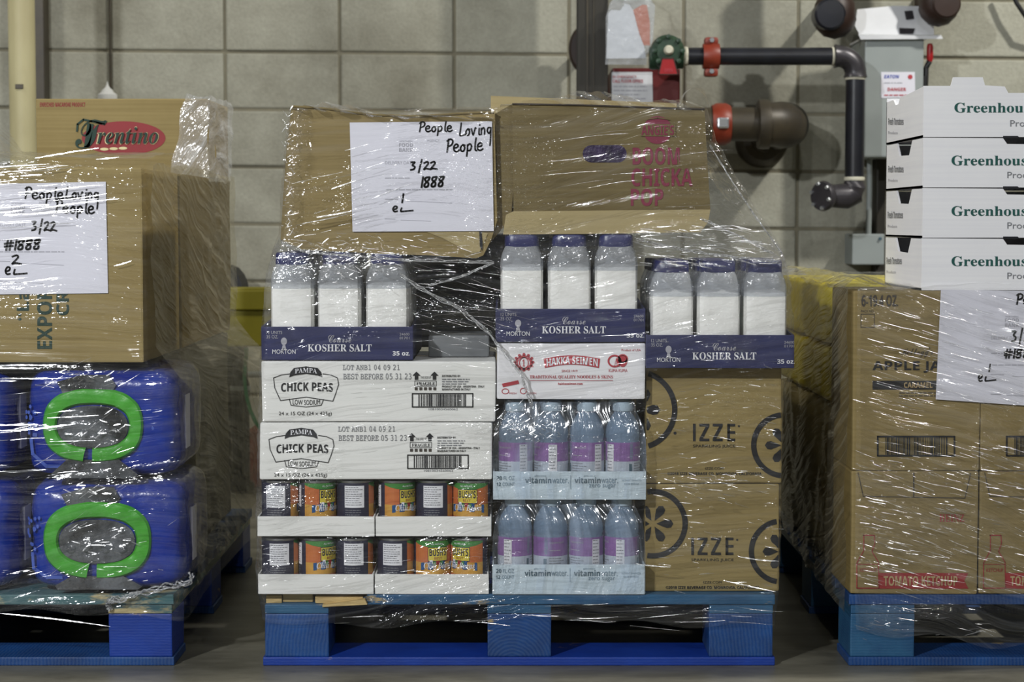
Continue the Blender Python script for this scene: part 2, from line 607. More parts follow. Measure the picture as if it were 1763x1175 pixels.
def tube(bm, pts, r, seg=12, rfun=None, cap=True):
    pts = [Vector(p) for p in pts]
    rings = []
    up = Vector((0.13, 0.21, 0.97)).normalized()
    for i, p in enumerate(pts):
        d = (pts[min(i + 1, len(pts) - 1)] - pts[max(i - 1, 0)]).normalized()
        s = d.cross(up)
        if s.length < 1e-3:
            s = d.cross(Vector((1, 0, 0)))
        s.normalize()
        t = d.cross(s).normalized()
        rr = rfun(i) if rfun else r
        rings.append([bm.verts.new(p + (s * math.cos(2 * PI * k / seg) + t * math.sin(2 * PI * k / seg)) * rr) for k in range(seg)])
    for a, b in zip(rings, rings[1:]):
        for k in range(seg):
            bm.faces.new((a[k], a[(k + 1) % seg], b[(k + 1) % seg], b[k]))
    if cap:
        bm.faces.new(rings[0][::-1])
        bm.faces.new(rings[-1])
    return rings


def prism(bm, pts, f0, f1, mi=0):
    """closed solid between the outline mapped by f0 and by f1"""
    a = [bm.verts.new(f0(x, y)) for x, y in pts]
    b = [bm.verts.new(f1(x, y)) for x, y in pts]
    n = len(pts)
    fs = [bm.faces.new(a), bm.faces.new(b[::-1])]
    for i in range(n):
        fs.append(bm.faces.new((a[i], b[i], b[(i + 1) % n], a[(i + 1) % n])))
    for f in fs:
        f.material_index = mi
    bmesh.ops.recalc_face_normals(bm, faces=fs)
    bmesh.ops.triangulate(bm, faces=fs[:2])


# ------------------------------------------------------------------ lettering
def sty(s, style):
    base = {'b': (0x1D5D4, 0x1D5EE, 0x1D7EC), 'f': (0x1D400, 0x1D41A, 0x1D7CE), 'c': (0x1D4D0, 0x1D4EA, None), 'i': (0x1D468, 0x1D482, None),
            'o': (0x1D63C, 0x1D656, None), 'm': (0x1D670, 0x1D68A, 0x1D7F6)}.get(style)
    if not base:
        return s
    o = ''
    for ch in s:
        if 'A' <= ch <= 'Z':
            o += chr(base[0] + ord(ch) - 65)
        elif 'a' <= ch <= 'z':
            o += chr(base[1] + ord(ch) - 97)
        elif '0' <= ch <= '9' and base[2]:
            o += chr(base[2] + ord(ch) - 48)
        else:
            o += ch
    return o


_tc = {}


def glyphs(s, style):
    k = (s, style)
    if k not in _tc:
        c = bpy.data.curves.new('lettering', 'FONT')
        c.body = sty(s, style)
        c.resolution_u = 3
        if style == 'b':
            c.offset = 0.004
        o = bpy.data.objects.new('lettering', c)
        COL.objects.link(o)
        dg = bpy.context.evaluated_depsgraph_get()
        dg.update()
        me = bpy.data.meshes.new_from_object(o.evaluated_get(dg))
        vs = [(v.co.x, v.co.y) for v in me.vertices]
        fs = [tuple(p.vertices) for p in me.polygons]
        bpy.data.objects.remove(o)
        bpy.data.curves.remove(c)
        bpy.data.meshes.remove(me)
        _tc[k] = (vs, fs)
    return _tc[k]


INK = {}


class Ink:
    """collects printed shapes, each in photograph coordinates on one surface, into one mesh"""

    def __init__(self, fn):
        self.bm = bmesh.new()
        self.fn = fn
        self.mats = []

    def mi(self, m):
        if m not in self.mats:
            self.mats.append(m)
        return self.mats.index(m)

    def faces(self, vs, fs, m, layer):
        bv = [self.bm.verts.new(self.fn(x, y, layer)) for x, y in vs]
        for f in fs:
            try:
                nf = self.bm.faces.new([bv[i] for i in f])
                nf.material_index = self.mi(m)
            except ValueError:
                pass

    def text(self, s, l, t, r, b, m='print_black', style='s', layer=1, rot=0, skew=0.0, arch=0.0):
        vs, fs = glyphs(s, style)
        x0, x1 = min(v[0] for v in vs), max(v[0] for v in vs)
        y0, y1 = min(v[1] for v in vs), max(v[1] for v in vs)
        out = []
        for x, y in vs:
            u, v = (x - x0) / (x1 - x0), (y - y0) / (y1 - y0)
            if rot == 90:
                px, py = r - (r - l) * (1 - v), b - (b - t) * u
                px = l + (r - l) * (1 - v)
            else:
                px, py = l + (r - l) * u + skew * (v - 0.5), b - (b - t) * v
                py -= arch * (1 - (2 * u - 1) ** 2)
            out.append((px, py))
        self.faces(out, fs, m, layer)

    def poly(self, pts, m, layer=1):
        b = bmesh.new()
        vs = [b.verts.new((x, y, 0)) for x, y in pts]
        b.faces.new(vs)
        bmesh.ops.triangulate(b, faces=b.faces[:])
        ix = {v: i for i, v in enumerate(b.verts)}
        self.faces([(v.co.x, v.co.y) for v in b.verts], [[ix[v] for v in f.verts] for f in b.faces], m, layer)
        b.free()

    def rect(self, l, t, r, b, m, layer=1, n=1):
        for i in range(n):
            a, c = l + (r - l) * i / n, l + (r - l) * (i + 1) / n
            self.faces([(a, b), (c, b), (c, t), (a, t)], [(0, 1, 2, 3)], m, layer)

    def disc(self, cx, cy, rx, ry, m, layer=1, n=40):
        self.poly([(cx + rx * math.cos(2 * PI * i / n), cy + ry * math.sin(2 * PI * i / n)) for i in range(n)], m, layer)

    def ring(self, cx, cy, rx, ry, w, m, layer=1, a0=0, a1=360, n=48):
        vs = []
        for i in range(n + 1):
            a = math.radians(a0 + (a1 - a0) * i / n)
            vs += [(cx + rx * math.cos(a), cy + ry * math.sin(a)), (cx + (rx - w) * math.cos(a), cy + (ry - w) * math.sin(a))]
        self.faces(vs, [(2 * i, 2 * i + 2, 2 * i + 3, 2 * i + 1) for i in range(n)], m, layer)

    def line(self, pts, w, m, layer=1, closed=False):
        pts = list(pts)
        if closed:
            pts.append(pts[0])
        for (x0, y0), (x1, y1) in zip(pts, pts[1:]):
            dx, dy = x1 - x0, y1 - y0
            L = math.hypot(dx, dy) or 1
            nx, ny = -dy / L * w / 2, dx / L * w / 2
            ex, ey = dx / L * w / 3, dy / L * w / 3
            self.faces([(x0 + nx - ex, y0 + ny - ey), (x1 + nx + ex, y1 + ny + ey), (x1 - nx + ex, y1 - ny + ey), (x0 - nx - ex, y0 - ny - ey)], [(0, 1, 2, 3)], m, layer)

    def barcode(self, l, t, r, b, m='print_black', seed=1, frame=2.0, layer=1):
        self.line([(l, t), (r, t), (r, b), (l, b)], frame, m, layer, closed=True)
        rd = random.Random(seed)
        x = l + (r - l) * 0.10
        while x < r - (r - l) * 0.10:
            w = rd.choice([1.0, 1.0, 1.8, 2.6])
            self.rect(x, t + 1.5, x + w, b - 1.5, m, layer)
            x += w + rd.choice([0.9, 1.4, 2.2])

    def small(self, l, t, r, rows, m, seed=0, h=2.0, gap=4.5, layer=1):
        """rows of print too fine to read in the photo, as broken short strokes"""
        rd = random.Random(seed)
        for k in range(rows):
            x = l
            e = r - rd.random() * (r - l) * 0.3
            while x < e:
                w = 3 + rd.random() * 8
                self.rect(x, t + k * gap, min(x + w, e), t + k * gap + h, m, layer)
                x += w + 1.6

    def done(self, name, parent):
        bmesh.ops.recalc_face_normals(self.bm, faces=self.bm.faces[:])
        # prints face the way their surface does: make every face point at the hall
        for f in self.bm.faces:
            f.normal_update()
        return obj(name, self.bm, None, parent, mats=self.mats)


# handwriting: each letter as pen strokes in a unit box (x right, y up; baseline 0, x-height .5, cap 1)
PEN = {
    'P': [[(.1, 0), (.2, .5), (.28, 1)], [(.1, .85), (.45, 1), (.72, .85), (.6, .55), (.2, .42)]],
    'e': [[(.1, .28), (.5, .34), (.55, .5), (.35, .58), (.12, .4), (.15, .1), (.4, 0), (.7, .12)]],
    'o': [[(.35, .5), (.12, .3), (.2, .03), (.45, .03), (.56, .3), (.35, .5), (.6, .45)]],
    'p': [[(.15, .5), (.12, 0), (.05, -.4)], [(.14, .42), (.4, .55), (.58, .35), (.42, .05), (.14, .05)]],
    'l': [[(.35, 1), (.25, .5), (.25, .08), (.42, 0)]],
    'L': [[(.3, 1), (.2, .5), (.12, .05), (.4, .02), (.95, .12)]],
    'v': [[(.05, .5), (.25, 0), (.5, .52), (.6, .5)]],
    'i': [[(.25, .5), (.22, .05), (.35, 0)], [(.3, .72), (.32, .78)]],
    'n': [[(.1, .5), (.1, 0)], [(.1, .35), (.35, .52), (.5, .35), (.48, 0)]],
    'g': [[(.5, .48), (.2, .5), (.08, .25), (.3, .05), (.5, .3)], [(.52, .5), (.5, -.1), (.45, -.6), (.4, -.9)]],
    '3': [[(.1, .95), (.5, .95), (.25, .6), (.5, .4), (.4, .1), (.05, .02)]],
    '/': [[(.55, 1.25), (.35, .4), (.2, -.35)]],
    '2': [[(.05, .8), (.4, .95), (.5, .7), (.05, .05), (.3, .12), (.75, .02)]],
    '1': [[(.38, 1), (.3, .5), (.22, 0)]],
    '8': [[(.6, .95), (.25, .9), (.2, .65), (.5, .4), (.45, .08), (.15, .05), (.15, .3), (.55, .7), (.65, .95)]],
    '#': [[(.3, 1), (.15, 0)], [(.6, 1), (.45, 0)], [(.0, .65), (.8, .72)], [(0, .35), (.75, .4)]],
    'c': [[(.15, .35), (.5, .5), (.55, .8), (.3, .85), (.1, .45), (.25, .05), (.6, .1)]],
    'u': [[(.2, .6), (.1, .1), (.35, .05), (1.5, .15)]],
    '-': [[(.0, .1), (.7, .15)]],
}


def hand(ink, s, x, y, w, h, slope=0.0, pen=3.2, m='marker', adv=0.72):
    """write s from baseline point (x, y); w is a letter's width, h a capital's height, in photo pixels"""
    for ch in s:
        for st in PEN.get(ch, []):
            pts = [(x + a * w, y - b * h + (a * w) * slope) for a, b in st]
            # round the strokes
            if len(pts) > 2:
                q = []
                for i in range(len(pts) - 1):
                    p0, p1, p2, p3 = pts[max(i - 1, 0)], pts[i], pts[i + 1], pts[min(i + 2, len(pts) - 1)]
                    for t in (0, .33, .66):
                        q.append(tuple(0.5 * (2 * p1[k] + (p2[k] - p0[k]) * t + (2 * p0[k] - 5 * p1[k] + 4 * p2[k] - p3[k]) * t * t + (3 * p1[k] - p0[k] - 3 * p2[k] + p3[k]) * t ** 3) for k in (0, 1)))
                q.append(pts[-1])
                pts = q
            ink.line(pts, pen, m, 2)
        a = adv * (0.55 if ch in 'li1' else 1.0)
        x += w * a
        y += w * a * slope


# ------------------------------------------------------------------ the hall
WALLY = 2.97


def build_wall():
    bm = bmesh.new()
    x0, x1 = -4.2, 4.2
    z0 = 0.0
    # stack-bond courses: pixel rows 90, 190, 291 ... at x = 440; head joints at 190, 388, 585, 783
    cz = Z_(190, WALLY)
    ch = (Z_(90, WALLY) - Z_(387, WALLY)) / 3.0
    cx = X_(388, WALLY, 190)
    cw = (X_(783, WALLY, 90) - X_(388, WALLY, 90)) / 2.0
    slope = -0.0085
    g = 0.0052
    nx0, nx1 = int((x0 - cx) / cw) - 1, int((x1 - cx) / cw) + 1
    nz0, nz1 = int((z0 - cz) / ch) - 2, int((4.2 - cz) / ch) + 1
    for i in range(nx0, nx1):
        for k in range(nz0, nz1):
            a, b = cx + i * cw + g, cx + (i + 1) * cw - g
            c, d = cz + k * ch + g, cz + (k + 1) * ch - g
            rd = random.Random(i * 131 + k)
            dy = rd.uniform(-0.003, 0.003)
            bb = bmesh.new()
            box(bb, a, b, WALLY + dy, WALLY + 0.1, c, d, bev=0.006)
            for v in bb.verts:
                v.co.z += (v.co.x + 0.6) * slope
            merge(bm, bb)
    o = obj('wall_back', bm, 'block_wall', mats=['block_wall', 'mortar'])
    bm = bmesh.new()
    box(bm, x0, x1, WALLY + 0.006, WALLY + 0.2, -0.05, 4.2)
    for f in bm.faces:
        f.material_index = 1
    j = obj('mortar_joints', bm, 'mortar', o)
    tag(o, 'pale grey concrete block wall laid in a stack bond', kind='structure')


build_wall()
bm = bmesh.new()
bmesh.ops.create_grid(bm, x_segments=1, y_segments=1, size=1)
for v in bm.verts:
    v.co = Vector((v.co.x * 7, v.co.y * 6.2 - 3.2, 0))
tag(obj('floor', bm, 'concrete_floor'), 'dark grey sealed concrete warehouse floor', kind='structure')


# ------------------------------------------------------------------ pallets
def pallet(label, xl, xr, cfg):
    t = thing('pallet', label, 'pallet', ((xl + xr) / 2, 0.6, 0), 'blue block pallets under the wrapped loads')
    D = 1.19
    bw = cfg.get('bw', 0.128)
    zb, zk, zs, zt = 0.017, 0.105, 0.1235, 0.1445
    M1 = cfg.get('m1', 'pallet_blue')
    M2 = cfg.get('m2', 'pallet_bright')
    mid = cfg.get('mid', (xl + xr) / 2)
    cols = [(xl + 0.004, xl + 0.004 + bw), (mid - bw / 2, mid + bw / 2), (xr - bw - 0.004, xr - 0.004)]
    s = 0
    for a, b in cols:
        for k in range(3):
            y0 = 0.004 + k * (D - 0.008 - 0.145) / 2
            bm = bmesh.new()
            box(bm, a, b, y0, y0 + 0.145, zb, zk, bev=0.003, sub=2, warp=0.0015, seed=s)
            o = obj('block', bm, M1, t)
            s += 1
        bm = bmesh.new()
        box(bm, a, b, 0.003, D - 0.003, zk + .0005, zs, bev=0.002)
        obj('stringer_board', bm, cfg.get('ms', M1), t)
    for k in range(3):
        y0 = k * (D - 0.14) / 2
        bm = bmesh.new()
        box(bm, xl, xr, y0, y0 + 0.14, 0.0, zb, bev=0.002, sub=3, warp=0.001, seed=k)
        obj('bottom_board', bm, M2, t)
    n = 7
    for k in range(n):
        y0 = k * (D - 0.125) / (n - 1)
        bm = bmesh.new()
        x0 = xl
        if k == 0 and cfg.get('broken'):
            x0 = cfg['broken']
        box(bm, x0, xr, y0, y0 + (0.125 if k in (0, n - 1) else 0.095), zs + .0005, zt, bev=0.002, sub=3, warp=0.001, seed=k + 5)
        if k == 0 and cfg.get('broken'):
            # ragged end where the lead board has snapped
            for v in bm.verts:
                if v.co.x < x0 + 0.02:
                    v.co.x += 0.05 * noise.noise(Vector((v.co.z * 90, v.co.y * 30, 2))) - 0.015 * (1 if v.co.z < 0.13 else 0)
        obj('deck_board', bm, cfg.get('mt', M2) if k == 0 else M2, t)
    if cfg.get('broken'):
        zt2 = zt - 0.003
        for a, b, yy in ((xl + 0.004, xl + 0.036, .02), (xl + 0.038, xl + 0.100, .025), (xl + 0.103, xl + 0.20, .012)):
            bm = bmesh.new()
            box(bm, a, b, yy, 0.125, zs + .0006, zt2 - random.random() * .004, bev=0.002, sub=2, warp=0.003, seed=a * 9)
            tag(obj('splintered_wood', bm, 'bare_wood', t), 'bare wood left where the lead board snapped off')
        bm = bmesh.new()
        pts = [(xl + 0.12, zs - .004), (xl + 0.21, zs + .001), (xl + 0.205, zs + 0.012), (xl + .17, zs + .006), (xl + 0.12, zs + .0)]
        prism(bm, pts, lambda x, z: Vector((x, -0.002, z)), lambda x, z: Vector((x, .05, z)))
        obj('splintered_wood', bm, 'bare_wood', t)
    return t


CXL, CXR = X_(453, 0, 1147), X_(1334, 0, 1147)
pallet('blue block pallet whose snapped lead board shows bare wood, under the salt and juice load', CXL, CXR, {'broken': X_(632, 0, 1030), 'mid': X_(894, 0, 1100), 'mt': 'pallet_teal', 'ms': 'pallet_teal'})
LXR = X_(300, 0, 1147)
pallet('blue block pallet with greenish worn deck edge, under the blue bottled water packs', LXR - 1.016, LXR, {'ms': 'pallet_worn', 'mt': 'pallet_worn', 'm1': 'pallet_bright', 'm2': 'pallet_blue'})
RXL = X_(1461, 0, 1147)
pallet('blue block pallet under the ketchup cartons with scraped blue corner block', RXL, RXL + 1.016, {'ms': 'pallet_teal', 'm1': 'pallet_teal', 'm2': 'pallet_blue'})


# ------------------------------------------------------------------ cartons
def carton(name, label, l, t, r, b, Y=0.0, depth=0.3, m='kraft', group=None, cat='carton', warp=0.002, bev=0.004, lid=True, tape=None, zb=None, zt=None):
    x0, x1 = X_(l, Y, (t + b) / 2), X_(r, Y, (t + b) / 2)
    z0 = Z_(b, Y) if zb is None else zb
    z1 = Z_(t, Y) if zt is None else zt
    root = thing(name, label, cat, ((x0 + x1) / 2, Y + depth / 2, z0), group)
    bm = bmesh.new()
    box(bm, x0, x1, Y, Y + depth, z0, z1, bev=bev, sub=5, warp=warp, seed=l * .1 + t)
    # push the front face back to its plane so prints sit on it
    for v in bm.verts:
        if v.co.y < Y + 0.004:
            v.co.y = max(v.co.y, Y)
    obj('carton_body', bm, m, root)
    if tape:
        bm = bmesh.new()
        xm = (x0 + x1) / 2
        box(bm, xm - .024, xm + .024, Y + .01, Y + depth - .01, z1 - .001, z1 + .0008)
        obj('tape', bm, tape, root)
    return root


PT = Z_(1026, 0)      # pallet deck height seen at its front edge
PT = 0.1445

# ---- chick pea cartons
for (l, t, r, b, dx, dy, lab) in ((447, 728, 847, 826, -8, 106, 'white chick peas carton resting on the canned chili trays'), (450, 622, 852, 726.5, 0, 0, 'white chick peas carton lying on top of the other chick peas carton')):
    c = carton('chickpea_carton', lab, l, t, r, b, 0.0, 0.305, 'white_board', 'chick peas cartons')
    k = Ink(front(0.0))
    o = lambda x: x + (dx if x > 650 else dx)
    def T(s, l_, t_, r_, b_, m='print_black', st='b', **kw):
        k.text(s, l_ + dx, t_ + dy, r_ + dx, b_ + dy, m, st, **kw)
    # ribbon and shield
    k.poly([(500 + dx, 641 + dy), (506 + dx, 634 + dy), (527 + dx, 631 + dy), (547 + dx, 634 + dy), (553 + dx, 641 + dy), (555 + dx, 650 + dy), (548 + dx, 647 + dy), (527 + dx, 644 + dy), (506 + dx, 647 + dy), (498 + dx, 650 + dy)], 'print_black')
    T('PAMPA', 508, 635.5, 546, 643.5, 'print_white', 'f', layer=2, arch=2)
    k.line([(x + dx, y + dy) for x, y in ((499, 644), (484, 646), (471, 651), (473, 668), (477, 677), (483, 690), (527, 684), (573, 691), (578, 678), (583, 662), (581, 651), (570, 646), (556, 644))], 1.3, 'print_black')
    T('CHICK PEAS', 484, 660, 573, 675, arch=1.5)
    k.line([(x + dx, y + dy) for x, y in ((498, 687), (501, 698), (527, 701), (553, 698), (557, 688))], 1.2, 'print_black')
    T('LOW SODIUM', 504, 688, 551, 696.5, 'print_black', 's', arch=-1)
    T('24 x 15 OZ (24 x 425g)', 480, 709, 571, 717, st='s')
    T('LOT ANB1 04 09 21', 590, 628, 688, 637.5, 'print_grey', 'm')
    T('BEST BEFORE 05 31 23', 591, 643, 708, 653.5, 'print_grey', 'm')
    for ax in (717, 748):
        k.poly([(ax + dx, 640 + dy), (ax + 7 + dx, 647 + dy), (ax + 3 + dx, 647 + dy), (ax + 3 + dx, 654 + dy), (ax - 3 + dx, 654 + dy), (ax - 3 + dx, 647 + dy), (ax - 7 + dx, 647 + dy)], 'print_black')
    T('THIS SIDE UP', 724, 648, 742, 652, st='s')
    k.line([(x + dx, y + dy) for x, y in ((714, 656), (751, 656), (751, 665), (714, 665))], .8, 'print_black', closed=True)
    T('FRAGILE', 717, 658, 749, 663.5, st='f')
    for q in range(5):
        k.rect(714 + q * 8 + dx, 667 + dy, 719 + q * 8 + dx, 672 + dy, 'print_dark')
    T('DISTRIBUTED BY:', 761, 646, 793, 649.5)
    k.small(761 + dx, 652.5 + dy, 812 + dx, 3, 'print_grey', 3, 1.6, 4)
    T('PRODUCT OF USA - ARGENTINA - ITALY', 761, 664, 834, 667.5)
    T('MANUFACTURED IN ITALY', 761, 669, 810, 672.5)
    k.barcode(710 + dx, 678 + dy, 814 + dx, 701 + dy, seed=5)
    T('10810034560062', 738, 703, 788, 706.5, 'print_grey', 's')
    k.done('printed_panel', c)
    if dy == 0:
        bm = bmesh.new()
        box(bm, X_(452), X_(850), .15, .156, Z_(622) - .0005, Z_(622) + .0006)
        obj('flap_seam', bm, 'print_kraft', c)

# ---- canned chili trays
CANR = 0.0378


def make_can():
    root = thing('food_can', 'can of chili beans', 'can')
    h = 0.108
    bm = bmesh.new()
    r = CANR
    lathe(bm, [(r - .003, 0), (r - .0003, .001), (r, .003), (r - .001, .005), (r - .0016, .008), (r - .0016, h - .008), (r - .001, h - .005), (r, h - .003), (r - .0003, h - .0005), (r - .003, h), (r - .004, h - .003), (.001, h - .003)], 32)
    obj('can_body', bm, 'can_steel', root, smooth=True)
    R = r - .0006
    # the paper label goes round the whole can; x is degrees round the can from the brand's middle, y millimetres up
    def fn(x, y, layer=1):
        a = math.radians(x) - PI / 2
        q = R + 0.00025 * layer
        return Vector((q * math.cos(a), q * math.sin(a), y / 1000.0))
    k = Ink(fn)

    def band(a0, a1, y0, y1, m, layer):
        n = max(1, int((a1 - a0) / 8))
        k.rect(a0, y0, a1, y1, m, layer, n=n)
    band(-180, 180, 8, 103, 'can_navy', 0)
    band(-78, 78, 8, 103, 'can_orange', 1)
    band(-78, 78, 36, 60, 'can_amber', 2)
    for a in range(-78, 78, 6):
        f_ = lambda q: 90 + 9 * (abs(q) / 78.0) ** 2
        k.faces([(a, f_(a)), (a + 6, f_(a + 6)), (a + 6, 103), (a, 103)], [(0, 1, 2, 3)], 'can_green', 2)
    k.text('ALL NATURAL', -20, 99, 20, 95.5, 'print_white', 's', 3)
    band(-30, 34, 62, 91, 'can_navy', 3)
    band(-28, 32, 63.5, 89.5, 'can_yellow', 4)
    k.text("BUSH'S", -25, 88, 29, 73, 'can_navy', 'b', 5)
    k.text('BEST', -10, 71, 14, 66, 'print_red', 's', 5)
    for j, (a, y, w, m) in enumerate(((-24, 62, 9, 'print_white'), (-14, 59, 8, 'can_green'), (-4, 61, 10, 'print_red'), (8, 59, 8, 'can_green'))):
        k.rect(a, y - 5, a + w, y + 3, m, 6)
    k.faces([(-52, 44), (-20, 46), (18, 46), (56, 43), (56, 59), (18, 63), (-20, 62), (-52, 59)], [(0, 1, 6, 7), (1, 2, 5, 6), (2, 3, 4, 5)], 'can_blue', 7)
    k.text('Chili Beans', -42, 60, 48, 48, 'print_white', 'i', 8)
    band(-40, 40, 8, 11.5, 'can_yellow', 7)
    band(-158, -96, 54, 98, 'print_white', 2)
    for q in range(9):
        k.small(-155, 94 - q * 4.4, -99, 1, 'print_grey', q, 1.5, 4, layer=3)
    for q in range(6):
        k.small(-156, 48 - q * 4.6, -100, 1, 'print_grey', q + 40, 1.4, 4, layer=2)
    for q in range(12):
        k.small(98, 88 - q * 5.8, 150, 1, 'print_faint', q + 20, 1.8, 4, layer=2)
    k.done('paper_label', root)
    return root


def copy_thing(o, loc, rotz=0.0, label=None):
    r = o.copy()
    COL.objects.link(r)
    r.location = loc
    r.rotation_euler = (0, 0, rotz)
    if label:
        r['label'] = label
    for ch in o.children:
        c = ch.copy()
        COL.objects.link(c)
        c.parent = r
        for g in ch.children:
            d = g.copy()
            COL.objects.link(d)
            d.parent = c
    return r


can0 = make_can()
can_used = False
trays = [
    (444, 643, 989, 1023, 'lower tray beside the splintered deck corner', 0, (130, 45, 128), ),
    (645.5, 841, 989, 1023, 'lower tray beside the bottled drinks case', 0, (118, 18, -30)),
    (444, 645, 889.5, 923.5, 'upper tray over the splintered deck corner', 1, (118, 40, 128)),
    (647.5, 846, 889.5, 923.5, 'upper tray beside the bottled drinks case', 1, (40, 125, -15)),
]
canface = {130: 'turned to its white nutrition panel', 128: 'turned to its white nutrition panel', 118: 'showing white panel and an orange edge', 125: 'turned to its white nutrition panel',
           45: 'showing half the yellow brand badge', 40: 'showing half the yellow brand badge', 18: 'with the full yellow badge facing out', -30: 'with the badge turned aside', -15: 'with the yellow badge facing out'}
ZT0 = PT + 0.001
HT = Z_(889.5) - Z_(989)
for (l, r, t, b, where, lev, angs) in trays:
    x0, x1 = X_(l, 0, 1000), X_(r, 0, 1000)
    z0 = ZT0 + lev * HT
    hh = 0.040
    g = thing('can_tray', 'low white cardboard can tray, ' + where, 'tray', ((x0 + x1) / 2, .15, z0), 'white can trays')
    bm = bmesh.new()
    th = .003
    D = .31
    box(bm, x0, x1, 0.0, th, z0, z0 + hh, bev=.001, sub=4, warp=.0012, seed=l)
    box(bm, x0, x1, D - th, D, z0, z0 + hh, bev=.001)
    box(bm, x0, x0 + th, th, D - th, z0, z0 + hh, bev=.0008)
    box(bm, x1 - th, x1, th, D - th, z0, z0 + hh, bev=.0008)
    box(bm, x0 + th, x1 - th, th, D - th, z0, z0 + th)
    obj('tray_walls', bm, 'white_board', g)
    pitch = (x1 - x0 - 2 * th) / 3
    for row in range(2):
        for q in range(3):
            ang = angs[q] if row == 0 else random.uniform(0, 360)
            pos = (x0 + th + pitch * (q + .5), th + .0005 + CANR + row * .0765, z0 + th)
            spot = ('next to the tray\'s outer end', 'in the middle', 'at the third place')[q]
            if row == 0:
                lab = 'front chili bean can, %s of the %s tray %s the drinks' % (('first', 'middle', 'last')[q], 'lower' if lev == 0 else 'upper', 'beside' if l > 600 else 'away from')
                pass
            else:
                lab = 'second-row chili bean can, %s of the %s tray %s the drinks' % (('first', 'middle', 'last')[q], 'lower' if lev == 0 else 'upper', 'beside' if l > 600 else 'away from')
            if not can_used:
                can0.location = pos
                can0.rotation_euler = (0, 0, math.radians(ang))
                can0['label'] = lab
                can0['group'] = 'chili bean cans in trays'
                can_used = True
            else:
                copy_thing(can0, pos, math.radians(ang), lab)
    # shrink film round the tray
    bm = bmesh.new()
    box(bm, x0 - .0006, x1 + .0006, -.0012, D + .001, z0 + .001, z0 + .1145, bev=.004, sub=6, warp=.0008, seed=l)


# ---- salt cases
def make_jug():
    root = thing('salt_jug', 'salt jug', 'jug')
    w = .0425
    bm = bmesh.new()
    lathe(bm, [(.001, 0), (w - .006, 0), (w - .001, .004), (w, .012), (w, .138), (w - .0012, .145), (w * .6, .150), (.001, .151)], 32, square=.75)
    obj('salt_fill', bm, 'salt_white', root, smooth=True)
    bm = bmesh.new()
    lathe(bm, [(w + .0006, .138), (w + .0008, .150), (w, .160), (w * .93, .172), (w * .83, .182), (w * .78, .187), (w * .72, .190)], 32, square=.6)
    obj('clear_shoulder', bm, 'clear_jug', root, smooth=True)
    bm = bmesh.new()
    lathe(bm, [(w * .76, .185), (w * .80, .1855), (w * .81, .188), (w * .80, .206), (w * .76, .2095), (.001, .210)], 32, square=.4)
    obj('cap', bm, 'cap_navy', root, smooth=True)
    return root


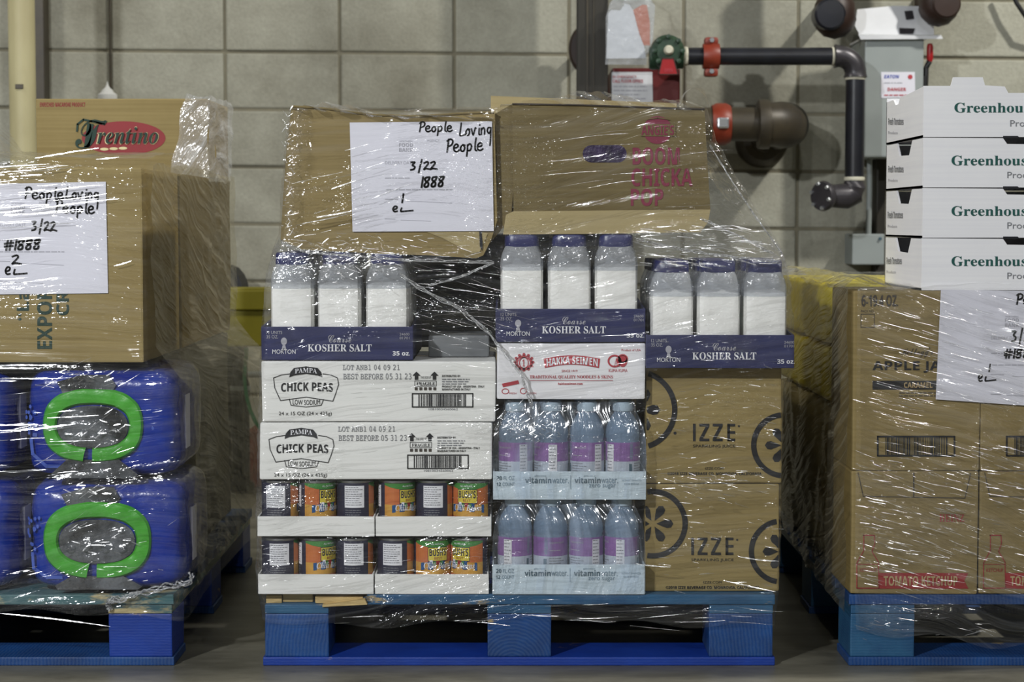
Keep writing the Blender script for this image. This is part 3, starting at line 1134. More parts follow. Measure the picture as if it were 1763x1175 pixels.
jug0 = make_jug()
jug_used = False
CASES = [
    # l, r, tray top, tray bottom, Y, description
    (450, 711, 563, 621, 0.0, 'resting on the chick peas cartons', [(463, 539), (545, 620), (627, 704)]),
    (853, 1111, 532, 590, 0.0, 'resting on the noodle carton, highest of the salt cases', [(862, 935), (942, 1019), (1023, 1101)]),
    (1112, 1367, 577, 635, -0.012, 'resting on the sparkling juice cartons', [(1122, 1195), (1201, 1277), (1283, 1357)]),
]
for ci, (l, r, t, b, Y, where, jugs) in enumerate(CASES):
    x0, x1 = X_(l, Y, b), X_(r, Y, b)
    z0, z1 = Z_(b, Y) + .0008, Z_(t, Y)
    g = thing('salt_case', 'navy case of coarse kosher salt, ' + where, 'case', ((x0 + x1) / 2, .2, z0), 'navy salt cases')
    D = .37
    th = .004
    bm = bmesh.new()
    box(bm, x0, x1, Y, Y + th, z0, z1, bev=.0012, sub=3, warp=.001, seed=l)
    box(bm, x0, x1, Y + D - th, Y + D, z0, z1, bev=.001)
    box(bm, x0, x1, Y + th, Y + D - th, z0, z0 + th)
    # side walls rise to the back
    for xa in (x0, x1 - th):
        pts = [(Y + th, z0), (Y + D - th, z0), (Y + D - th, z1 + .02), (Y + th, z1)]
        prism(bm, pts, lambda y, z: Vector((xa, y, z)), lambda y, z: Vector((xa + th, y, z)))
    for v in bm.verts:
        v.co.y = max(v.co.y, Y)
    obj('case_tray', bm, 'navy_board', g)
    k = Ink(front(Y))
    ox, oy = (l - 450) * 1.0, t - 563
    def S(s, a, c, d, e, st='f', m='print_white', **kw):
        k.text(s, a + ox, c + oy, d + ox, e + oy, m, st, **kw)
    S('12 UNITS', 459, 570, 486, 575.5, 's', 'print_faint')
    S('35 OZ.', 459, 577.5, 479, 583, 's', 'print_faint')
    # girl-with-umbrella mark: umbrella dome and a small figure
    k.disc(489 + ox, 588 + oy, 5.2, 6.5, 'print_faint')
    k.poly([(487 + ox, 594 + oy), (491 + ox, 594 + oy), (493 + ox, 602 + oy), (485 + ox, 602 + oy)], 'print_faint')
    k.line([(489 + ox, 600 + oy), (487 + ox, 606 + oy)], 1.2, 'print_faint')
    S('MORTON', 469, 602, 509, 609.5, 's')
    S('Coarse', 565, 577, 605, 590, 'c', 'print_faint')
    S('KOSHER SALT', 530, 593, 640, 605.5, 'f')
    S('35 oz.', 676, 605, 706, 612.5, 'b')
    S('24600', 688, 573.5, 705, 578, 's', 'print_faint')
    S('01701', 688, 580, 705, 584.5, 's', 'print_faint')
    k.done('printed_front', g)
    zj = z0 + th
    for row in range(4):
        for q, (a, c) in enumerate(jugs):
            xc = (X_(a, Y, 500) + X_(c, Y, 500)) / 2
            pos = (xc, Y + th + .044 + row * .0895, zj)
            nth = ('first', 'middle', 'last')[q]
            if row == 0:
                lab = 'front white salt jug, %s of three, in the case over the %s' % (nth, ('chick peas', 'noodle carton', 'juice cartons')[ci])
            else:
                lab = 'white salt jug, %s of the %s row, case over the %s' % (nth, ('', 'second', 'third', 'back')[row], ('chick peas', 'noodle carton', 'juice cartons')[ci])
            if not jug_used:
                jug0.location = pos
                jug0['label'] = lab
                jug0['group'] = 'salt jugs in cases'
                jug_used = True
            else:
                j = copy_thing(jug0, pos, random.uniform(-.02, .02), lab)

# ---- noodle carton
c = carton('noodle_carton', 'white noodle carton printed in red between the drinks case and the salt case', 855, 591, 1111, 688, 0.004, .36, 'white_coated', cat='carton')
k = Ink(front(0.004))
R_ = 'print_crimson'
k.ring(902, 625, 15, 13, 4.5, R_, n=32)
k.ring(902, 625, 8.5, 10, 1.6, R_, n=32)
for a in range(0, 360, 30):
    k.disc(902 + 15.5 * math.cos(math.radians(a)), 624 + 13.5 * math.sin(math.radians(a)), 2.6, 2.6, R_, n=10)
k.text('1', 899, 619, 904, 631, R_, 'f')
n = 14
top = [(936 + 97 * i / n, 618 - 6 * math.sin(PI * i / n)) for i in range(n + 1)]
bot = [(938 + 93 * i / n, 634 - 6 * math.sin(PI * i / n)) for i in range(n + 1)]
k.poly(top + bot[::-1], R_)
k.text('HAKKA SEIMEN', 941, 618.5, 1029, 631.5, 'print_white', 'b', 2, arch=4.5)
k.text('SINCE 1919', 967, 637, 994, 641, R_, 's')
k.text('TRADITIONAL QUALITY NOODLES & SKINS', 912, 646.5, 1055, 653, R_, 'f')
k.line([(912, 655.5), (1055, 655.5)], .8, R_)
k.text('hakkaseimen.com', 961, 659, 1003, 663, R_, 'b')
k.text('Product of USA', 1070, 601, 1103, 605, R_, 's')
k.ring(1058, 622, 12, 11, 3, R_, n=30)
k.disc(1072, 622, 8, 10, R_)
k.text('A', 1056, 616, 1067, 631, R_, 'f', 2)
k.ring(1072, 618, 9, 8, 3, R_, n=20)
k.text('KUMA KUMA', 1048, 635.5, 1080, 641, R_, 's')
k.poly([(864, 661), (892, 655), (894, 661), (866, 667)], R_)
k.ring(870, 674, 6.5, 5, 1.3, R_, n=16)
k.ring(901, 673.5, 6, 5.5, 1.3, R_, n=16)
k.text('FRESH', 877, 676, 889, 679, R_, 's')
k.text('FROZEN', 908, 676, 923, 679, R_, 's')
k.done('printed_panel', c)


# ---- bottled drink cases
def make_bottle():
    root = thing('drink_bottle', 'drink bottle', 'bottle')
    r = .0345
    bm = bmesh.new()
    lathe(bm, [(.001, 0), (r - .006, 0), (r - .001, .004), (r, .01), (r, .100), (r - .0012, .112), (r - .0012, .116), (r, .120), (r, .130), (r - .002, .141), (r - .006, .152), (r - .012, .162), (r - .0165, .169), (r - .0175, .176)], 28)
    obj('bottle_body', bm, 'bottle_plastic', root, smooth=True)
    bm = bmesh.new()
    lathe(bm, [(r - .0155, .172), (r - .0145, .1725), (r - .014, .174), (r - .014, .189), (r - .016, .1905), (.001, .191)], 28)
    obj('cap', bm, 'bottle_cap', root, smooth=True)

    def fn(x, y, layer=1):
        a = math.radians(x) - PI / 2
        q = r + .0004 + .0002 * layer
        return Vector((q * math.cos(a), q * math.sin(a), y / 1000.0))
    k = Ink(fn)
    k.rect(-180, 30, 180, 111, 'label_silver', 0, n=36)
    k.rect(-180, 73, 180, 111, 'label_purple', 1, n=36)
    for a0 in (-150, 30):
        k.text('vitamin', a0, 109, a0 + 14, 77, 'print_lightslate', 'b', 3, rot=90)
        k.text('squeezed', a0 + 20, 104, a0 + 70, 97, 'print_faint', 's', 3)
        k.small(a0 + 20, 84, a0 + 60, 1, 'print_faint', 4, 1.6, layer=3)
        for q in range(5):
            k.small(a0 + 18, 68 - q * 5, a0 + 75, 1, 'print_grey', q, 1.4, layer=3)
        k.rect(a0, 68, a0 + 10, 34, 'print_slate', 3)
    k.rect(-50, 34, -22, 107, 'print_white', 3, n=3)
    for q in range(9):
        k.small(-48, 104 - q * 6.5, -24, 1, 'print_grey', q, 1.6, layer=4)
    k.done('wrap_label', root)
    return root


bot0 = make_bottle()
bot_used = False
for ci, (l, t, r, b, where) in enumerate(((848, 972, 1110, 1024, 'standing on the pallet deck'), (849, 812, 1112, 860, 'stacked under the noodle carton'))):
    x0, x1 = X_(l, 0, b), X_(r, 0, b)
    z0 = ZT0 if ci == 0 else Z_(860.5)
    z1 = Z_(t)
    Y = -.004
    g = thing('drink_case', 'pale blue drinks case tray, ' + where, 'case', ((x0 + x1) / 2, .12, z0), 'pale blue drinks cases')
    D = .222
    th = .003
    bm = bmesh.new()
    box(bm, x0, x1, Y, Y + th, z0, z1, bev=.001, sub=3, warp=.0008, seed=l)
    box(bm, x0, x1, Y + D - th, Y + D, z0, z1, bev=.001)
    box(bm, x0, x0 + th, Y + th, Y + D - th, z0, z1)
    box(bm, x1 - th, x1, Y + th, Y + D - th, z0, z1)
    box(bm, x0 + th, x1 - th, Y + th, Y + D - th, z0, z0 + th)
    for v in bm.verts:
        v.co.y = max(v.co.y, Y)
    obj('case_tray', bm, 'tray_ice', g)
    k = Ink(front(Y))
    oy = t - 812
    ox = -1 if ci == 0 else 0
    k.text('20', 855 + ox, 820 + oy, 864 + ox, 827 + oy, 'print_slate', 'b')
    k.text('FL OZ', 867 + ox, 820 + oy, 886 + ox, 827 + oy, 'print_lightslate', 's')
    k.text('12', 855 + ox, 831 + oy, 862 + ox, 837 + oy, 'print_slate', 'b')
    k.text('COUNT', 865 + ox, 831 + oy, 886 + ox, 837 + oy, 'print_lightslate', 's')
    for a in (904, 989):
        k.text('vitamin', a + ox, 822 + oy, a + 45 + ox, 832.5 + oy, 'print_slate', 'b')
        k.text('water.', a + 46 + ox, 823 + oy, a + 75 + ox, 832.5 + oy, 'print_lightslate', 's')
        k.text('glaceau', a + 16 + ox, 818 + oy, a + 36 + ox, 821.5 + oy, 'print_lightslate', 's')
    k.line([(982.5 + ox, 819 + oy), (982.5 + ox, 842 + oy)], .8, 'print_lightslate')
    k.text('zero sugar', 1014 + ox, 834 + oy, 1060 + ox, 842 + oy, 'print_lightslate', 's')
    k.text('NUTRIENT ENHANCED', 1071 + ox, 826 + oy, 1104 + ox, 829 + oy, 'print_lightslate', 's')
    k.text('WATER BEVERAGE', 1074 + ox, 832 + oy, 1100 + ox, 835 + oy, 'print_lightslate', 's')
    k.done('printed_front', g)
    pitch = (x1 - x0 - 2 * th - .012) / 4
    scale_h = (Z_(691) - Z_(860)) / .186 if ci else (Z_(866) - Z_(1024)) / .186
    for row in range(3):
        for q in range(4):
            pos = (x0 + th + .006 + pitch * (q + .5), Y + th + .036 + row * .0715, z0 + th)
            nth = ('first', 'second', 'third', 'fourth')[q]
            if row == 0:
                lab = 'front drink bottle with purple label, %s from the canned goods, %s case' % (nth, 'bottom' if ci == 0 else 'top')
            else:
                lab = 'purple labelled drink bottle, %s of the %s row, %s drinks case' % (nth, ('', 'middle', 'back')[row], 'bottom' if ci == 0 else 'top')
            rz = [[.2, 2.2, 1.2, .5], [1.1, .7, 1.3, -.2]][ci][q] + row
            if not bot_used:
                bot0.location = pos
                bot0.rotation_euler = (0, 0, rz)
                bot0['label'] = lab
                bot0['group'] = 'purple labelled drink bottles'
                bot_used = True
            else:
                copy_thing(bot0, pos, rz, lab)
    # shrink sleeve of the case, drawn in over the bottle shoulders
    bm = bmesh.new()
    h = .191
    prof = [(0, z0 + .002), (0, z1 + .02), (.002, z0 + .12), (.006, z0 + .145), (.012, z0 + .160), (.020, z0 + .175), (.024, z0 + h + .004)]
    rings = []
    nx, ny = 40, 14
    for ins, z in prof:
        a, c_, d, e = x0 - .001 + ins, x1 + .001 - ins, Y - .0015 + ins, Y + D + .001 - ins
        ring = []
        for i in range(nx):
            ring.append((a + (c_ - a) * i / nx, d))
        for i in range(ny):
            ring.append((c_, d + (e - d) * i / ny))
        for i in range(nx):
            ring.append((c_ + (a - c_) * i / nx, e))
        for i in range(ny):
            ring.append((a, e + (d - e) * i / ny))
        rings.append([bm.verts.new((p[0], p[1] + (.004 * math.sin(p[0] * 2 * PI / pitch) * min(1, ins * 60) if p[1] < .05 else 0), z)) for p in ring])
    for a, c_ in zip(rings, rings[1:]):
        for i in range(len(a)):
            bm.faces.new((a[i], a[(i + 1) % len(a)], c_[(i + 1) % len(a)], c_[i]))
    uvl = bm.loops.layers.uv.new('UVMap')
    for f in bm.faces:
        for lp in f.loops:
            lp[uvl].uv = (lp.vert.co.x + lp.vert.co.y, lp.vert.co.z)
    tag(obj('shrink_film', bm, 'film_bunched' if False else 'film_case', g, smooth=True) if 'film_case' in MATS else obj('shrink_film', bm, 'film_left', g, smooth=True), 'clear shrink film over the bottles')

# ---- sparkling juice cartons
for (l, t, r, b, cy, lab, dy, dx, zz) in ((1110, 831, 1341, 1026, 0, 'kraft sparkling juice carton standing on the pallet deck', 196, -3, (ZT0, Z_(831.5, .05))), (1112, 636, 1346, 830, 0, 'kraft sparkling juice carton stacked directly under a salt case', 0, 0, (Z_(830.5, .05), Z_(635, -.012)))):
    Y = .03
    c = carton('juice_carton', lab, l, t, r, b, Y, .40, 'kraft_tan', 'kraft sparkling juice cartons', zb=zz[0], zt=zz[1])
    k = Ink(front(Y))
    K = 'print_black'
    lcx, lcy = (1096, 706) if dy == 0 else (1124, 902)
    # round fruit mark with seeds, cut by the carton edge
    cut = l + 1

    def cring(cx_, cy_, rr, w, x_lo, x_hi):
        n = 90
        for i in range(n):
            a, a2 = 2 * PI * i / n, 2 * PI * (i + 1) / n
            pts = [(cx_ + rr * math.cos(a), cy_ + rr * math.sin(a)), (cx_ + rr * math.cos(a2), cy_ + rr * math.sin(a2)), (cx_ + (rr - w) * math.cos(a2), cy_ + (rr - w) * math.sin(a2)), (cx_ + (rr - w) * math.cos(a), cy_ + (rr - w) * math.sin(a))]
            if min(p[0] for p in pts) >= x_lo and max(p[0] for p in pts) <= x_hi:
                k.faces(pts, [(0, 1, 2, 3)], K, 1)

    def seeds(cx_, cy_, x_lo, x_hi, sc=1.0):
        for a in range(0, 360, 60):
            a = math.radians(a)
            ca, sa = math.cos(a), math.sin(a)
            pts = []
            for u, v in ((6, 0), (16, 4.5), (24, 7.5), (31, 6.5), (35, 0), (31, -6.5), (24, -7.5), (16, -4.5)):
                u *= sc
                v *= sc
                pts.append((cx_ + u * ca - v * sa, cy_ + u * sa + v * ca))
            if max(p[0] for p in pts) <= x_lo or min(p[0] for p in pts) >= x_hi:
                continue
            pts = [(min(max(p[0], x_lo), x_hi), p[1]) for p in pts]
            try:
                k.poly(pts, K, 1)
            except Exception:
                pass
    cring(lcx, lcy, 70 if dy == 0 else 60, 9, cut, r)
    seeds(lcx, lcy, cut, r - 1, 1.15 if dy == 0 else 1.0)
    rcx = 1350 if dy == 0 else 1346
    cring(rcx, 767 + (dy - 13 if dy else 0), 57, 9, l, r - 1)
    seeds(rcx, 767 + (dy - 13 if dy else 0), l, r - 1, .95)
    yy = dy
    for ch, a in (('I', 1193), ('Z', 1204), ('Z', 1227), ('E', 1252)):
        wd = {'I': 4.5, 'Z': 17, 'E': 13.5}[ch]
        if ch == 'I':
            k.rect(a + dx, 730 + yy, a + wd + dx, 760 + yy, K)
        elif ch == 'Z':
            k.rect(a + dx, 730 + yy, a + wd + dx, 734.5 + yy, K)
            k.rect(a + dx, 755.5 + yy, a + wd + dx, 760 + yy, K)
            k.faces([(a + 11 + dx, 734.5 + yy), (a + wd + dx, 734.5 + yy), (a + 6 + dx, 755.5 + yy), (a + dx, 755.5 + yy)], [(0, 1, 2, 3)], K, 1)
        else:
            k.rect(a + dx, 730 + yy, a + 4.5 + dx, 760 + yy, K)
            for q in (730, 742.7, 755.5):
                k.rect(a + dx, q + yy, a + wd + dx, q + 4.5 + yy, K, 1)
    k.text('SPARKLING JUICE', 1193 + dx, 766 + yy, 1266 + dx, 772 + yy, K, 's')
    k.disc(1272 + dx, 734 + yy, 1.8, 1.8, K, n=10)
    k.disc(1162 + dx, 746 + yy, 2.6, 2.6, K, n=10)
    k.text('IZZE.COM', 1214 + dx, 805 + yy, 1245 + dx, 809 + yy, K, 's')
    k.text('©2018 IZZE BEVERAGE CO. MONROVIA, CALIFORNIA', 1149 + dx, 813.5 + yy, 1311 + dx, 819 + yy, K, 'b')
    k.done('printed_panel', c)

# ---- things behind the front row of the middle load
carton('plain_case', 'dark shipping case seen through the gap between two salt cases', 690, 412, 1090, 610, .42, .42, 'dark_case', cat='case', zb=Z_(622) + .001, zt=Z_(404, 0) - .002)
carton('grey_box', 'low grey box on the chick peas carton beside the salt case', 738, 578, 842, 621, .10, .16, 'grey_case', cat='box', zb=Z_(622) + .0008)
carton('plain_carton', 'plain kraft carton behind the juice cartons', 640, 640, 1330, 1020, .50, .62, 'kraft_dark', zb=ZT0, cat='carton')
carton('plain_carton', 'plain kraft carton behind the canned goods', 452, 640, 840, 1020, .42, .70, 'kraft_dark', zb=ZT0, cat='carton') if False else None


# ---- cartons on top of the middle load
def slab_thing(name, label, cat, pts, Y, depth, m, group=None, dyb=0.0):
    c0 = W(sum(p[0] for p in pts) / len(pts), max(p[1] for p in pts), Y)
    root = thing(name, label, cat, (c0.x, Y + depth / 2, c0.z), group)
    bm = bmesh.new()
    prism(bm, pts, lambda x, y: W(x, y, Y), lambda x, y: W(x, y, Y) + Vector((0, depth, dyb)))
    bmesh.ops.recalc_face_normals(bm, faces=bm.faces[:])
    obj('carton_body', bm, m, root)
    return root


ca = slab_thing('upturned_carton', 'sagging kraft carton carrying a taped delivery note over a salt case', 'carton',
                [(502, 183), (560, 187), (640, 198), (720, 200), (800, 195), (851, 193), (854, 300), (856, 380), (846, 412), (832, 440), (820, 445), (740, 440), (650, 437), (560, 432), (520, 430), (483, 414), (488, 330), (493, 260)], .012, .36, 'kraft')
bm = bmesh.new()
prism(bm, [(852, 196), (884, 178), (886, 300), (880, 375), (858, 402), (842, 420), (855, 370), (857, 300)], lambda x, y: W(x, y, .03), lambda x, y: W(x, y, .034))
obj('side_flap', bm, 'kraft_dark', ca)
bm = bmesh.new()
prism(bm, [(735, 400), (820, 398), (840, 402), (826, 434), (812, 437), (790, 425), (762, 410)], lambda x, y: W(x, y, .010), lambda x, y: W(x, y, .0122))
tag(obj('bent_flap', bm, 'kraft_flap', ca), 'paler bent flap at the bottom edge')
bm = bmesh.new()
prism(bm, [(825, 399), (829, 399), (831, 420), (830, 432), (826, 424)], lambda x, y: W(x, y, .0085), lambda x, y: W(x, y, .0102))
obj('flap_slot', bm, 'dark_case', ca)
bm = bmesh.new()
tube(bm, [W(x, y, .010) for x, y in ((502, 183), (560, 187), (640, 198), (720, 200), (800, 195), (851, 193))], .0022, 6)
obj('board_edge', bm, 'kraft_dark', ca)

cb = slab_thing('popcorn_carton', 'kraft popcorn carton printed in magenta with an oval hand hole', 'carton',
                [(882, 179), (1000, 181), (1213, 188), (1218, 280), (1223, 360), (1222, 366), (1050, 366), (884, 364), (883, 270)], .02, .34, 'kraft_dark')
bm = bmesh.new()
prism(bm, [(884, 364), (1223, 361), (1219, 383), (1206, 400), (1000, 403), (866, 404), (871, 370)], lambda x, y: W(x, y, .014), lambda x, y: W(x, y, .035))
tag(obj('bottom_flap', bm, 'kraft_flap', cb), 'paler strip of board along the foot')
bm = bmesh.new()
tube(bm, [W(x, y, .018) for x, y in ((882, 179), (1000, 181), (1213, 188))], .0018, 6)
obj('board_edge', bm, 'print_dark', cb)
k = Ink(front(.02))
M_ = 'print_magenta'
k.disc(1132, 224, 25, 24, M_)
k.rect(1103, 214, 1163, 235, 'kraft_dark', 2)
k.text("ANGIE'S", 1104, 216, 1160, 233, M_, 'b', 3)
k.line([(1112, 206), (1132, 203), (1152, 206)], 1.5, 'kraft_dark', 3)
k.text('BOOM', 1089, 254, 1170, 284, M_, 'b')
k.text('CHICKA', 1087, 290, 1192, 321, M_, 'b')
k.text('POP', 1086, 325, 1142, 355, M_, 'b')
k.done('printed_panel', cb)
k = Ink(front(.02, .0008))
pts = [(1018 + 15 * math.cos(a), 265 + 15 * math.sin(a)) for a in [PI / 2 + i * PI / 8 for i in range(9)]] + [(1064 + 15 * math.cos(a), 265 + 15 * math.sin(a)) for a in [-PI / 2 + i * PI / 8 for i in range(9)]]
k.poly(pts, 'hole_violet' if 'hole_violet' in MATS else 'dark_case')
hh_ = k.done('hand_hole', cb)
hh_['label'] = 'oval hand hole with violet packets inside'
slab_thing('plain_carton', 'kraft carton rising just behind the popcorn carton', 'carton', [(845, 165), (1165, 178), (1168, 380), (845, 380)], .38, .26, 'kraft_flap')


# ---- delivery notes
def note(label, corners, Y, writing):
    c0 = W(*corners[3], Y)
    root = thing('delivery_note', label, 'paper', tuple(c0), 'delivery notes on the loads')
    bm = bmesh.new()
    (x0, y0), (x1, y1), (x2, y2), (x3, y3) = corners
    n = 16
    vs = []
    for j in range(n + 1):
        row = []
        for i in range(n + 1):
            u, v = i / n, j / n
            px = (x0 * (1 - u) + x1 * u) * (1 - v) + (x3 * (1 - u) + x2 * u) * v
            py = (y0 * (1 - u) + y1 * u) * (1 - v) + (y3 * (1 - u) + y2 * u) * v
            row.append(bm.verts.new(W(px, py, Y)))
        vs.append(row)
    for j in range(n):
        for i in range(n):
            bm.faces.new((vs[j][i], vs[j + 1][i], vs[j + 1][i + 1], vs[j][i + 1]))
    r = bmesh.ops.extrude_face_region(bm, geom=bm.faces[:])
    for v in [g for g in r['geom'] if isinstance(g, bmesh.types.BMVert)]:
        v.co.y += .0006
    bmesh.ops.recalc_face_normals(bm, faces=bm.faces[:])
    obj('paper_sheet', bm, 'paper', root)
    k = Ink(front(Y, .0005))
    writing(k)
    k.done('handwriting', root)
    return root


def form(k, ox, oy):
    k.text('NORTHERN', ox + 688, oy + 242, ox + 710, oy + 245, 'print_faint', 's')
    k.text('FOOD', ox + 687, oy + 246.5, ox + 711, oy + 253, 'print_faint', 'b')
    k.text('BANK', ox + 687, oy + 255, ox + 711, oy + 261.5, 'print_faint', 'b')
    k.text('AGENCY', ox + 735, oy + 240, ox + 757, oy + 244, 'print_faint', 's')
    k.text('DELIVERY DATE', ox + 663, oy + 277.5, ox + 712, oy + 283, 'print_faint', 's')
    k.small(ox + 663, oy + 306, ox + 722, 1, 'print_faint', 2, 1.4)
    k.small(ox + 665, oy + 326, ox + 805, 1, 'print_faint', 5, 1.6)
    k.line([(ox + 663, oy + 343), (ox + 685, oy + 343.5)], 1.2, 'print_faint')
    k.line([(ox + 700, oy + 346), (ox + 778, oy + 350)], .8, 'print_faint')
    k.line([(ox + 663, oy + 377), (ox + 680, oy + 377.5)], 1.2, 'print_faint')
    k.line([(ox + 690, oy + 379), (ox + 742, oy + 381)], .8, 'print_faint')


def w_mid(k):
    form(k, 0, 0)
    hand(k, 'People', 721, 227, 14.5, 17, -.01, 2.6)
    hand(k, 'Loving', 790, 234, 14, 22, -.06, 2.6, adv=.75)
    hand(k, 'People', 768, 262, 16, 22, -.05, 2.8)
    hand(k, '3/22', 706, 293, 16, 14, -.03, 3.0)
    hand(k, '1888', 722, 323, 17, 18, -.04, 3.4)
    hand(k, '1', 689, 349, 15, 15, 0, 3.2)
    hand(k, 'cu', 675, 365, 15, 11, -.02, 2.8, adv=.9)


note('white delivery note numbered 1 taped to the sagging kraft carton', [(602, 211), (847, 209), (850, 398), (607, 399)], .0075, w_mid)


def w_left(k):
    form(k, -668, 107)
    hand(k, 'People', 42, 342, 17, 20, .02, 2.8)
    hand(k, 'Loving', 112, 342, 15, 20, 0, 2.8)
    hand(k, 'People', 95, 366, 17, 22, .03, 3.0)
    hand(k, '3/22', 54, 397, 15, 16, .02, 3.0)
    hand(k, '#1888', 8, 431, 19, 17, -.03, 3.6)
    hand(k, '2', 20, 455, 22, 16, 0, 3.0)
    hand(k, 'cu', 8, 473, 16, 15, 0, 3.0, adv=.9)


def w_right(k):
    form(k, 1043, 302)
    hand(k, 'People', 1749, 524, 16, 18, .02, 3.0)
    hand(k, '3/22', 1741, 588, 15, 18, .02, 3.0)
    hand(k, '#1888', 1729, 617, 17, 15, -.02, 3.4)
    hand(k, '1', 1700, 640, 12, 13, .1, 2.4)
    hand(k, 'cu', 1683, 657, 13, 13, -.02, 2.6, adv=.9)


# ------------------------------------------------------------------ left load
LY = 0.0
lc = carton('export_carton', 'large ribbed kraft carton with dark green upright lettering above the blue water packs', -140, 289, 246, 625, 0.0, .42, 'kraft_tan', cat='carton', warp=.001)
k = Ink(front(0.0))
k.text('“La', 29, 500, 50, 552, 'print_green', 'b', rot=90)
k.text('EXPORT', 64, 478, 90, 601, 'print_green', 'b', rot=90)
k.text('CRT', 97, 480, 119, 543, 'print_green', 'b', rot=90)
k.done('printed_panel', lc)
note('white delivery note numbered 2 on the large ribbed carton', [(-70, 318), (182, 313), (186, 505), (-66, 508)], -.003, w_left)

tz = Z_(289)
tc_ = carton('pasta_carton', 'kraft pasta carton with a red oval logo behind the large ribbed carton', 62, 170, 358, 275, .85, .34, 'kraft_tan', cat='carton', zb=tz + .0005, warp=.001)
k = Ink(front(.85))
n = 40
k.poly([(213 + 72 * math.cos(2 * PI * i / n) * (1.0), 238 + 29 * math.sin(2 * PI * i / n) - 4 * math.cos(2 * PI * i / n) * 0) for i in range(n)], 'print_red', 1)
k.text('T', 130, 206, 182, 256, 'print_green', 'c', 3)
k.poly([(151, 212), (162, 214), (155, 254), (145, 254)], 'print_green', 3)
k.text('rentino', 166, 218, 274, 249, 'print_cream', 'i', 3)
k.text('rentino', 168, 219, 273, 248, 'print_green', 'i', 5)
k.line([(133, 226), (134, 214), (144, 206), (158, 209), (180, 214), (183, 209)], 3.2, 'print_green', 3)
for q in range(3):
    k.disc(180 + q * 16, 257 - q * .8, 7.5, 2.5, 'print_cream', 2, n=14)
k.text('ENRICHED MACARONI PRODUCT', 69, 176.5, 147, 184, 'print_red', 'b')
k.done('printed_panel', tc_)
carton('plain_carton', 'plain kraft carton under the pasta carton behind the water packs', -120, 300, 312, 640, .43, .76, 'kraft_dark', zt=tz - .0005, zb=Z_(625) + .002, warp=.003)


